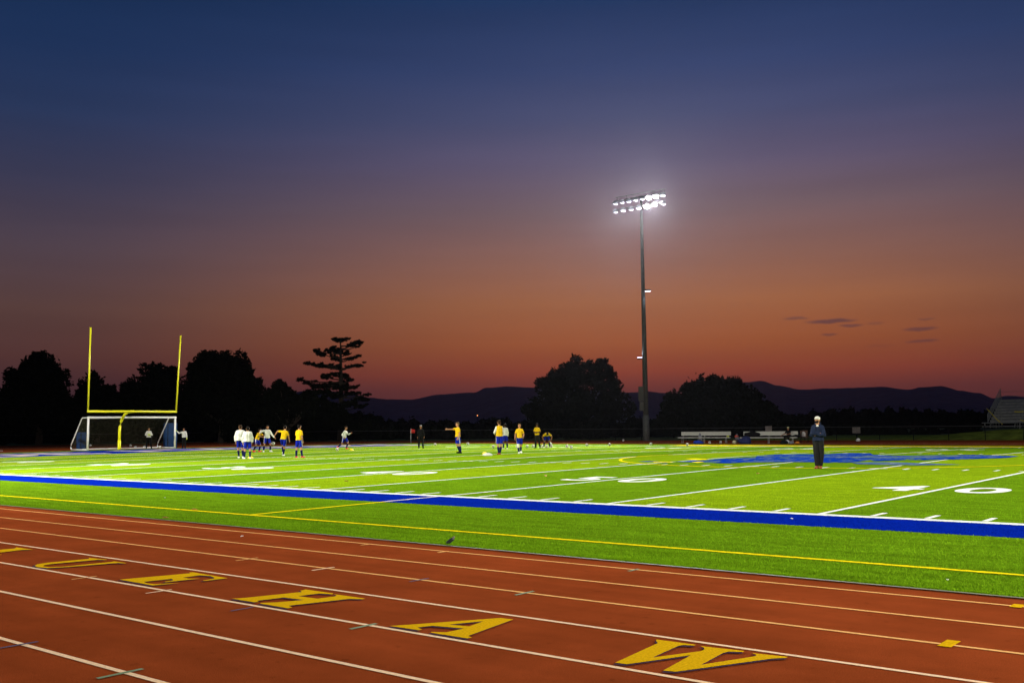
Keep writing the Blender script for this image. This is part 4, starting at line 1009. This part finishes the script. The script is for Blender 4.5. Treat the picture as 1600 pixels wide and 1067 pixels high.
#PROPS-END#
#PEOPLE-BEGIN#
# ------------------------------------------------------------------ people
PENDING = []          # meshes fused by a voxel remesh, baked together at the end
def fused(name, mb, mats, parent, vox, smooth=3, paint=None):
    o = mb.obj(name, mats, parent, True)
    r = o.modifiers.new('fuse', 'REMESH'); r.mode = 'VOXEL'; r.voxel_size = vox; r.use_smooth_shade = True
    if smooth: s = o.modifiers.new('soft', 'SMOOTH'); s.iterations = smooth; s.factor = .5
    PENDING.append((o, mats, paint)); return o
def V3(*a): return Vector(a)
def person(label, pos, face, H=1.72, lean=0, side=0, twist=0, hp=0, hy=0, la=((.2, .05, -1), (.1, -.25, -1)), ra=((-.2, .05, -1), (-.1, -.25, -1)),
           ll=((.08, -.02, -1), (.02, .04, -1)), rl=((-.08, -.02, -1), (-.02, .04, -1)), skin=0, hair=HAIRD, top=JYEL, sleeve='short', sleeve_m=None, loose=1.0,
           bottom='shorts', bot_m=None, sock=NAVY, shoe=RED, gloves=None, extra=(), group='players training on the pitch', lift=0.0, seat=None, vox=.012, hairlen=0, stripe=True, baggy=1.0, capped=False, foot_l=None, foot_r=None):
    k = H/1.75
    pos = Vector(pos); c = (CAM-pos); a = math.atan2(c.y, c.x)+R(face)
    root = empty('person', pos, a+math.pi/2); tag(root, label, 'person', group)
    t = V3(math.sin(R(side)), -math.sin(R(lean)), math.cos(R(lean))).normalized()
    X = (Matrix.Rotation(R(twist), 3, t) @ V3(1, 0, 0)); X = (X - t*X.dot(t)).normalized(); Fd = t.cross(X)*-1       # chest forward
    if Fd.y > 0 and lean < 60: Fd = -Fd
    hipX = V3(1, 0, 0)
    pel = V3(0, 0, .95)*k; nb = pel + t*.50*k; ch = pel + t*.34*k; wa = pel + t*.14*k
    def chain(p, dirs, lens):
        out = [p]
        for d, l in zip(dirs, lens): out.append(out[-1] + Vector(d).normalized()*l*k)
        return out
    LS, RS = nb - t*.078*k + X*.138*k, nb - t*.078*k - X*.138*k
    LA, RA = chain(LS, la, (.285, .25)), chain(RS, ra, (.285, .25))
    LL, RL = chain(pel + hipX*.08*k - V3(0, 0, .03)*k, ll, (.43, .415)), chain(pel - hipX*.08*k - V3(0, 0, .03)*k, rl, (.43, .415))
    zmin = min(LL[2].z, RL[2].z) - .075*k
    dz = V3(0, 0, -zmin + lift) if seat is None else V3(0, 0, seat + .10*k - pel.z)
    sh = lambda L: [p + dz for p in L]
    LA, RA, LL, RL = map(sh, (LA, RA, LL, RL)); pel, nb, ch, wa, LS, RS = sh((pel, nb, ch, wa, LS, RS))
    hd = (Matrix.Rotation(R(-hp), 3, X) @ t); hd = (hd*.6 + V3(0, 0, 1)*.4).normalized() if lean < 45 else hd
    hf = Fd - hd*Fd.dot(hd); hf = (Matrix.Rotation(R(hy), 3, hd) @ hf).normalized(); hx = hf.cross(hd) * -1
    if hx.dot(X) < 0: hx = -hx
    hc = nb + hd*.152*k + hf*.02*k
    rot = Matrix((hx, -hf, hd)).transposed()       # head axes: x right-left, -y front, z up
    hp_ = lambda x, y, z: hc + rot @ (V3(x, y, z)*k)
    B = MB()
    for s in (-1, 1):
        o = X*.050*k*s
        B.cap(pel + hipX*.055*k*s - V3(0, 0, .01), wa + o*.85, .098*k, .084*k); B.cap(wa + o*.85, ch + o*1.1, .084*k, .100*k); B.cap(ch + o*1.05, nb + o*.9 - t*.08*k, .097*k, .062*k)
    B.cap(LS - X*.02*k, nb - t*.035*k, .058*k, .055*k); B.cap(RS + X*.02*k, nb - t*.035*k, .058*k, .055*k); B.cap(nb - t*.06*k, hc - hd*.05*k, .062*k, .053*k)
    for A in (LA, RA):
        B.cap(A[0], A[1], .052*k, .040*k); B.cap(A[1], A[2], .041*k, .028*k)
    for G_ in (LL, RL):
        B.cap(G_[0], G_[1], .082*k, .054*k); B.cap(G_[1], G_[1]*.62+G_[2]*.38 + V3(0, .012, 0), .056*k, .054*k); B.cap(G_[1]*.62+G_[2]*.38 + V3(0, .012, 0), G_[2], .054*k, .036*k)
    # head: skull, jaw, nose, ears, brow
    B.ell(hp_(0, .012, .035), (.074*k, .093*k, .092*k), rot); B.ell(hp_(0, -.028, -.045), (.055*k, .062*k, .068*k), rot); B.ell(hp_(0, -.05, -.088), (.026*k, .028*k, .02*k), rot)
    B.cap(hp_(0, -.082, .015), hp_(0, -.108, -.022), .010*k, .015*k, n=8); B.cap(hp_(-.035, -.076, .03), hp_(.035, -.076, .03), .014*k, .014*k, n=8)
    B.cap(hp_(-.02, -.086, -.058), hp_(.02, -.086, -.058), .010*k, .010*k, n=8)
    for s in (-1, 1): B.ell(hp_(s*.078, .012, .0), (.012*k, .022*k, .034*k), rot)
    # hands: palm, four bent fingers, thumb from the side of the palm
    def hand(mb, A, inward, g=1.0):
        d = (A[2]-A[1]).normalized(); inn = Vector(inward); inn = (inn - d*inn.dot(d)).normalized(); acr = d.cross(inn)
        w = A[2]
        mb.cap(w + acr*.018*k, w + d*.075*k + acr*.024*k, .021*k*g, .017*k*g); mb.cap(w - acr*.018*k, w + d*.075*k - acr*.024*k, .021*k*g, .017*k*g); mb.cap(w, w + d*.08*k, .022*k*g, .018*k*g)
        for i, ln in enumerate((.066, .078, .073, .056)):
            q = w + d*.082*k + acr*(.036-.024*i)*k; q1 = q + (d*.9 + inn*.35 + acr*(.14-.09*i)).normalized()*ln*.55*k; q2 = q1 + (d*.6 + inn*.8).normalized()*ln*.5*k
            mb.cap(q, q1, .0092*k*g, .0085*k*g, n=8); mb.cap(q1, q2, .0085*k*g, .007*k*g, n=8)
        th = w + d*.025*k + acr*.03*k; t1 = th + (acr*.8 + d*.7 + inn*.3).normalized()*.042*k
        mb.cap(th, t1, .0125*k*g, .010*k*g, n=8); mb.cap(t1, t1 + (d*.9 + inn*.4 + acr*.2).normalized()*.034*k, .010*k*g, .008*k*g, n=8)
    hand(B, LA, -X); hand(B, RA, X)
    def foot(mb, L, d, grow=0.0, sole=False):
        an = L[2]; dn = (L[2]-L[1]).normalized()
        if d is None:
            f = Fd.copy() if abs(lean) < 45 else V3(0, -1, 0); f = V3(0, -1, 0); f = (f - dn*f.dot(dn)*.9).normalized()
            if an.z < .16 + lift and seat is None: f = (V3(0, -1, 0) + V3(1, 0, 0)*(.25 if L is LL else -.25)).normalized()
        else: f = Vector(d).normalized()
        dwn = V3(0, 0, -1) if (f.z > -.3 and an.z < .2) else (dn - f*dn.dot(f)).normalized()
        heel = an - f*.035*k + dwn*.040*k; toe = an + f*.155*k + dwn*.048*k
        mb.cap(heel, an + f*.06*k + dwn*.035*k, (.036+grow)*k, (.038+grow)*k); mb.cap(an + f*.05*k + dwn*.04*k, toe, (.038+grow)*k, (.030+grow)*k); mb.cap(an + dn*-.03*k, an + f*.02*k + dwn*.03*k, (.034+grow)*k, (.036+grow)*k)
    foot(B, LL, foot_l); foot(B, RL, foot_r)
    mats = [SKIN[skin], EYE, LIP]
    ep = [hp_(s*.031, -.090, .008) for s in (-1, 1)]; mo = [hp_(s*.012, -.098, -.058) for s in (-1, 0, 1)]
    def paint(me):
        for f in me.polygons:
            c = f.center
            if any((c-e).length < .0135*k for e in ep): f.material_index = 1
            elif any((c-e).length < .012*k for e in mo): f.material_index = 2
    fused('body', B, mats, root, min(vox, .010), 2, paint)
    # hair
    if hair:
        Hh = MB()
        if not capped: Hh.ell(hp_(0, .022, .052), (.082*k, .096*k, .088*k), rot)
        Hh.ell(hp_(0, .05, -.005), (.074*k, .062*k, .075*k), rot)
        if not capped: Hh.cap(hp_(-.045, -.06, .098), hp_(.045, -.065, .092), .026*k, .024*k)
        for i in range(0 if capped else 9):
            a_ = i*2.4; Hh.ell(hp_(.06*math.cos(a_), .02+.065*math.sin(a_), .09+.02*math.sin(i*1.7)), (.034*k, .034*k, .030*k), rot, 8, 6)
        if hairlen: Hh.cap(hp_(0, .075, -.02), hp_(0, .085, -.02-hairlen), .055*k, .04*k)
        fused('hair', Hh, [hair], root, .012, 1)
    # top garment
    S = MB(); g = .012*loose*k + (.009*(loose-1))*k
    hem = pel - t*.03*k
    for s in (-1, 1):
        o = X*.050*k*s
        S.cap(hem + o*1.0, wa + o*.95, (.106*k+g*1.35), (.097*k+g), False, True); S.cap(wa + o*.95, ch + o*1.1, .094*k+g, .102*k+g); S.cap(ch + o*1.05, nb + o*.9 - t*.09*k, .099*k+g, .066*k+g*.6)
    S.cap(LS - X*.015*k, nb - t*.045*k, .058*k+g*.7, .056*k+g*.5); S.cap(RS + X*.015*k, nb - t*.045*k, .058*k+g*.7, .056*k+g*.5); S.cap(nb - t*.06*k, nb + t*.0*k, .075*k+g*.4, .062*k, True, False)
    SL = MB() if sleeve_m else S
    for A in (LA, RA):
        if sleeve == 'short':
            e = A[0]*.28 + A[1]*.72; SL.cap(A[0], e, .054*k+g*.7, .056*k+g*.9, True, False)
        else:
            e = A[1]*.06 + A[2]*.94; SL.cap(A[0], A[1], .052*k+g*.75, .044*k+g*.75); SL.cap(A[1], e, .044*k+g*.75, .032*k+g*.5, True, False)
    fused('jacket' if loose > 1.5 else 'shirt', S, [top], root, vox, 3)
    if sleeve_m: fused('undershirt_sleeves', SL, [sleeve_m], root, vox, 2)
    # shorts or trousers
    P = MB(); bm_ = bot_m or SBLUE
    for s in (-1, 1): P.cap(pel + hipX*.05*k*s - V3(0, 0, .02)*k, wa*.75 + pel*.25 + X*.045*k*s, .104*k, .096*k)
    side_pts = []
    for s, L in ((1, LL), (-1, RL)):
        if bottom == 'shorts':
            e = L[0]*.16 + L[1]*.84; P.cap(L[0] + hipX*.006*s, e, .099*k, .090*k, True, False); side_pts.append((L[0].copy(), e.copy(), s))
        else:
            e = L[1]*.06 + L[2]*.94; P.cap(L[0], L[1], .104*k, .074*k*baggy); P.cap(L[1], e, .074*k*baggy, .060*k*baggy, True, False)
    pm = [bm_]
    pp = None
    if bottom == 'shorts' and stripe:
        pm = [bm_, JWHI]
        def pp(me):
            for f in me.polygons:
                for a_, b_, s in side_pts:
                    d = (b_-a_); tt = (f.center-a_).dot(d)/d.length_squared
                    if -.25 < tt < 1.05:
                        r_ = f.center-(a_+d*tt); r_ -= d*(r_.dot(d)/d.length_squared)
                        if r_.length > .06*k and abs(r_.normalized().y) < .20 and r_.x*s > 0: f.material_index = 1
    fused('shorts' if bottom == 'shorts' else 'trousers', P, pm, root, vox, 2, pp)
    for L, fd in ((LL, foot_l), (RL, foot_r)):
        if bottom == 'shorts' and sock:
            q = MB(); a_ = L[1]*.80 + L[2]*.20; q.cap(a_, L[1]*.6+L[2]*.4 + V3(0, .012, 0), .058*k, .062*k, False, True); q.cap(L[1]*.6+L[2]*.4 + V3(0, .012, 0), L[2], .062*k, .044*k)
            fused('sock', q, [sock], root, vox, 1)
        q = MB(); foot(q, L, fd, .010)
        fused('shoe', q, [shoe], root, .011, 2)
    if gloves:
        for A, inn in ((LA, -X), (RA, X)):
            q = MB(); hand(q, A, inn, 1.45); q.cap(A[2] - (A[2]-A[1]).normalized()*.05*k, A[2] + (A[2]-A[1]).normalized()*.01, .038*k, .036*k, False, True)
            fused('glove', q, [gloves], root, .010, 1)
    inf = dict(root=root, hp=hp_, rot=rot, k=k, LL=LL, RL=RL, LA=LA, RA=RA, hc=hc, nb=nb, ch=ch, X=X, Fd=Fd, t=t)
    for e in extra: e(inf)
    return inf

stand_l, stand_r = ((.10, -.02, -1), (.03, .05, -1)), ((-.10, -.02, -1), (-.03, .05, -1))
hang_l, hang_r = ((.24, .02, -1), (.06, -.22, -1)), ((-.24, .02, -1), (-.06, -.22, -1))
# goalkeepers
person('goalkeeper in a white top and black trousers standing inside the goal, gloves together', G(232, 700.5), 5, 1.74, la=((.45, -.15, -1), (-.75, -.75, .1)), ra=((-.45, -.15, -1), (.75, -.75, .1)), ll=((.16, -.05, -1), (.18, .1, -1)), rl=((-.14, -.05, -1), (-.05, .1, -1)),
       hair=HAIRB, top=JWHI, sleeve='long', loose=1.5, bottom='trousers', bot_m=BLK, shoe=BLK, gloves=GLOVE)
person('goalkeeper in white with a yellow-green glove leaning one hand on the right goal post', G(287.5, 700.3), -12, 1.68, side=-3, la=((.30, .0, -1), (.10, -.1, -1)), ra=((-.85, .05, -.25), (-.75, -.1, .75)), ll=((.02, -.02, -1), (.02, .05, -1)), rl=((-.03, -.02, -1), (-.03, .05, -1)),
       skin=1, hair=HAIRB, top=JWHI, sleeve='long', loose=1.3, bottom='trousers', bot_m=BLK, shoe=BLK, gloves=GLOVE)
# the pair in white jackets
person('player in a white jacket seen from behind, left of the close pair', G(375, 715.3), 178, 1.78, la=((.34, -.05, -1), (.02, -.3, -1)), ra=((-.34, -.05, -1), (-.02, -.3, -1)), ll=((.04, 0, -1), (-.10, .04, -1)), rl=((-.08, 0, -1), (-.12, .05, -1)),
       hair=HAIRB, top=JWHI, sleeve='long', loose=3.4, shoe=SHW)
person('player in a white jacket seen from behind, right of the close pair and slightly nearer', G(386.5, 716.6), 185, 1.70, hp=25, la=((.34, -.05, -1), (.02, -.3, -1)), ra=((-.34, -.05, -1), (-.02, -.3, -1)), ll=((.12, 0, -1), (.08, .05, -1)), rl=((-.12, 0, -1), (-.02, .05, -1)),
       hair=HAIRD, top=JWHI, sleeve='long', loose=3.4, shoe=SHW)
# the duel
person('player in yellow leaning in to pull at the white-shirted player, red boots', G(401, 706.0), 62, 1.66, lean=24, hp=10, la=((.35, -.75, -.45), (.15, -1, -.1)), ra=((-.3, -.55, -.6), (.2, -.95, -.2)), ll=((.35, -.35, -.85), (.15, .30, -1)), rl=((-.45, -.25, -.85), (-.25, .40, -1)),
       skin=1, hair=HAIRD, top=JYEL, shoe=RED)
person('white long-sleeved player facing us with one elbow raised beside the air ball', G(417, 706.0), 22, 1.78, lean=8, twist=-12, hp=6, la=((.45, -.25, -.85), (.55, -.45, -.75)), ra=((-.9, -.05, -.1), (-.45, -.6, -.45)), ll=((.28, -.22, -1), (.12, .28, -1)), rl=((-.25, -.18, -1), (-.10, .20, -1)),
       skin=1, hair=HAIRD, top=JWHI, sleeve='long', loose=1.7, shoe=SHW)
person('player in yellow seen from behind, left elbow lifted, standing on one leg', G(442.5, 712.0), 168, 1.74, lean=10, side=-7, la=((.85, -.2, .05), (.62, -.25, -.85)), ra=((-.3, -.1, -1), (-.1, -.5, -.9)), ll=((.05, -.72, -.7), (.02, -.25, -1)), rl=((.03, -.03, -1), (.16, .10, -1)),
       hair=HAIRD, top=JYEL, shoe=SHW)
person('player in yellow with red boots seen from behind, standing with feet apart', G(467, 715.0), 142, 1.76, la=((.22, -.2, -1), (.45, -.65, -.6)), ra=((-.18, .0, -1), (.05, -.35, -1)), ll=((.16, -.02, -1), (.05, .04, -1)), rl=((-.13, -.05, -1), (-.18, .05, -1)),
       hair=HAIRD, top=JYEL, sleeve='short', loose=1.4, shoe=RED)
person('player in white running with a ball before the blue end zone, red boots', G(538, 701.5), 62, 1.76, lean=10, twist=12, la=((.25, -.55, -.8), (-.1, -.9, .35)), ra=((-.25, .6, -.8), (-.05, -.6, -.8)), ll=((.10, -.55, -.85), (.05, .35, -.95)), rl=((-.08, .25, -1), (-.05, .85, -.55)),
       skin=1, hair=HAIRB, top=JWHI, sleeve='long', loose=1.3, shoe=RED)
person('person in all-dark training clothes and hood standing near the corner flag', G(657.5, 700.3), 8, 1.72, la=((.30, .05, -1), (.10, -.12, -1)), ra=((-.30, .05, -1), (-.10, -.12, -1)), ll=((.16, 0, -1), (.06, .05, -1)), rl=((-.12, 0, -1), (-.02, .05, -1)),
       skin=1, hair=GREYB, top=BLK, sleeve='long', loose=1.6, bottom='trousers', bot_m=BLK, shoe=BLK, hairlen=.06)
person('player in yellow pointing to the left with an outstretched arm, black boots', G(715.5, 708.3), -72, 1.78, la=((.25, .15, -1), (.05, -.4, -.9)), ra=((-.2, -.95, -.12), (-.1, -1, .03)), ll=((.06, .18, -1), (.03, .12, -1)), rl=((-.06, -.05, -1), (-.02, .42, -1)),
       hair=HAIRL, top=JYEL, loose=1.3, shoe=BLK)
person('player in a yellow bib over white sleeves seen from behind with crossed legs', G(780.5, 710.0), 196, 1.84, la=((.42, -.1, -1), (-.30, -.85, -.25)), ra=((-.35, -.1, -1), (.35, -.85, -.2)), ll=((.0, -.04, -1), (-.12, .05, -1)), rl=((-.02, .02, -1), (.16, .02, -1)),
       hair=HAIRB, top=JYEL, sleeve='long', sleeve_m=JWHI, loose=1.3, shoe=ORANGE)
person('player in a white top half hidden behind the cross-legged yellow player', G(789.5, 701.5), -150, 1.74, la=hang_l, ra=hang_r, ll=((.10, .0, -1), (.10, .04, -1)), rl=((-.12, .0, -1), (-.04, .05, -1)),
       skin=2, hair=HAIRD, top=JWHI, sleeve='long', loose=2.0, shoe=SHW)
def bandage(i):
    q = MB(); a, b, c = i['RL']; q.cap(a*.35+b*.65, b, .078, .066); q.cap(b, b*.75+c*.25, .066, .062); fused('knee_bandage', q, [BANDAGE], i['root'], .012, 1)
person('player in yellow walking forward head down with a white bandage on one knee', G(812, 708.6), 6, 1.66, lean=7, hp=38, la=((.40, .05, -1), (-.15, -.75, -.45)), ra=((-.40, .1, -1), (-.12, -.5, -.9)), ll=((.02, .15, -1), (.0, .50, -1)), rl=((-.02, -.18, -1), (.10, .02, -1)),
       hair=HAIRL, top=JYEL, loose=1.3, shoe=SHW, extra=(bandage,))
person('player in a yellow shirt and dark trousers with folded arms, before the bending one', G(839.5, 700.2), -20, 1.76, la=((.35, -.1, -1), (-.85, -.6, .0)), ra=((-.35, -.1, -1), (.85, -.6, -.05)), ll=((.10, -.02, -1), (.22, .05, -1)), rl=((-.08, -.0, -1), (-.02, .05, -1)),
       skin=2, hair=HAIRD, top=JYEL, loose=1.2, bottom='trousers', bot_m=CHAR, shoe=BLK)
person('player in yellow bending far forward with hands near the balls', G(854.5, 699.8), 4, 1.72, lean=80, hp=-4, la=((.50, .05, -.45), (-.25, -.1, -.9)), ra=((-.50, .05, -.45), (.25, -.1, -.9)), ll=((.22, -.12, -1), (.10, .15, -1)), rl=((-.22, -.12, -1), (-.10, .15, -1)),
       skin=1, hair=HAIRD, top=JYEL, loose=1.3, shoe=SHW)
# the man in the cap
def capmask(i):
    hp_, rot, k = i['hp'], i['rot'], i['k']
    q = MB(); q.ell(hp_(0, .012, .062), (.090*k, .108*k, .078*k), rot); q.ell(hp_(0, -.115, .045), (.066*k, .07*k, .010*k), rot); q.ell(hp_(0, .012, .14), (.01, .01, .008), rot)
    fused('cap', q, [mat('cap_cream', (.48, .48, .41), .8, .06, 10)], i['root'], .008, 2)
    q = MB(); q.ell(hp_(0, -.046, -.05), (.066*k, .060*k, .052*k), rot); fused('face_mask', q, [BLK], i['root'], .008, 1)
    q = MB(); q.cap(hp_(-.072, -.03, -.03), hp_(-.085, .02, .0), .006, .006); q.cap(hp_(.072, -.03, -.03), hp_(.085, .02, .0), .006, .006)
    nb, X, Fd, t = i['nb'], i['X'], i['Fd'], i['t']
    q = MB(); q.ell(nb + Fd*.072 - t*.035, (.048, .022, .034)); fused('undershirt_collar', q, [JWHI], i['root'], .008, 1)
    q = MB()
    for a in range(12):
        a0, a1 = a*math.pi/6, (a+1)*math.pi/6
        f = lambda u: nb + X*math.cos(u)*.085 + Fd*(math.sin(u)*.075-.02) + t*(.03-.055*math.sin(u))
        if not 60 < (a*30+15) < 120: q.cap(f(a0), f(a1), .03, .03, n=8)
    fused('hood', q, [CNAVY], i['root'], .010, 2)
    for s in (-1, 1): MB().tube([nb + X*.05*s + Fd*.115 - t*.06, nb + X*.055*s + Fd*.150 - t*.20], .006, 6).obj('drawstring', BLK, i['root'])
    for A in (i['RA'], i['LA']):
        d = (A[2]-A[1]).normalized(); q = MB(); q.cap(A[1], A[2] + d*.17 - Fd*.02, .062, .058); fused('folded_sleeve', q, [CNAVY], i['root'], .01, 2)
person('man in a cream cap, black face mask, navy hoodie and dark trousers, arms crossed', G(1280, 732.0), -8, 1.79, lean=-2, hy=-16, la=((.26, -.30, -1), (-.90, -.42, .14)), ra=((-.26, -.22, -1), (.92, -.36, .06)), ll=((.03, .05, -1), (-.13, .05, -1)), rl=((.0, -.07, -1), (.05, .04, -1)),
       hair=HAIRB, top=CNAVY, sleeve='long', loose=1.75, bottom='trousers', bot_m=CHAR, shoe=ORANGE, extra=(capmask,), group=None, vox=.009, baggy=1.16, capped=True)
# seated person on the right bench
p = Matrix.Translation(be2.location) @ Matrix.Rotation(be2.rotation_euler.z, 4, 'Z') @ Vector((1.75, .0, 0))
def palecap(i):
    hp_, rot, k = i['hp'], i['rot'], i['k']
    q = MB(); q.ell(hp_(0, .012, .06), (.088*k, .105*k, .076*k), rot); q.ell(hp_(0, -.11, .045), (.06*k, .065*k, .010*k), rot); fused('cap', q, [mat('cap_straw', (.50, .50, .26), .8, .06, 10)], i['root'], .009, 2)
person('person in dark clothes and a pale cap sitting on the right bench', (p.x, p.y, 0), -28, 1.74, lean=12, hp=12, la=((.3, -.5, -.8), (-.2, -.9, -.1)), ra=((-.6, -.3, -.8), (-.75, -.35, -.45)), ll=((.15, -1, -.08), (.04, .05, -1)), rl=((-.2, -1, -.08), (-.1, .12, -1)),
       skin=1, hair=HAIRD, top=BLK, sleeve='short', loose=1.3, bottom='trousers', bot_m=CHAR, shoe=BLK, seat=.475, capped=True, extra=(palecap,), group=None, foot_l=(.1, -1, 0), foot_r=(-.1, -1, 0))

# bake the fused surfaces
bpy.context.view_layer.update()
dg = bpy.context.evaluated_depsgraph_get()
done = []
for o, mats, paint in PENDING:
    me = bpy.data.meshes.new_from_object(o.evaluated_get(dg)); done.append((o, me, mats, paint))
for o, me, mats, paint in done:
    o.modifiers.clear(); old = o.data; o.data = me; bpy.data.meshes.remove(old)
    me.materials.clear()
    for x in mats: me.materials.append(x)
    me.polygons.foreach_set('material_index', [0]*len(me.polygons)); me.polygons.foreach_set('use_smooth', [True]*len(me.polygons))
    if paint: paint(me)
    me.update()
#PEOPLE-END#
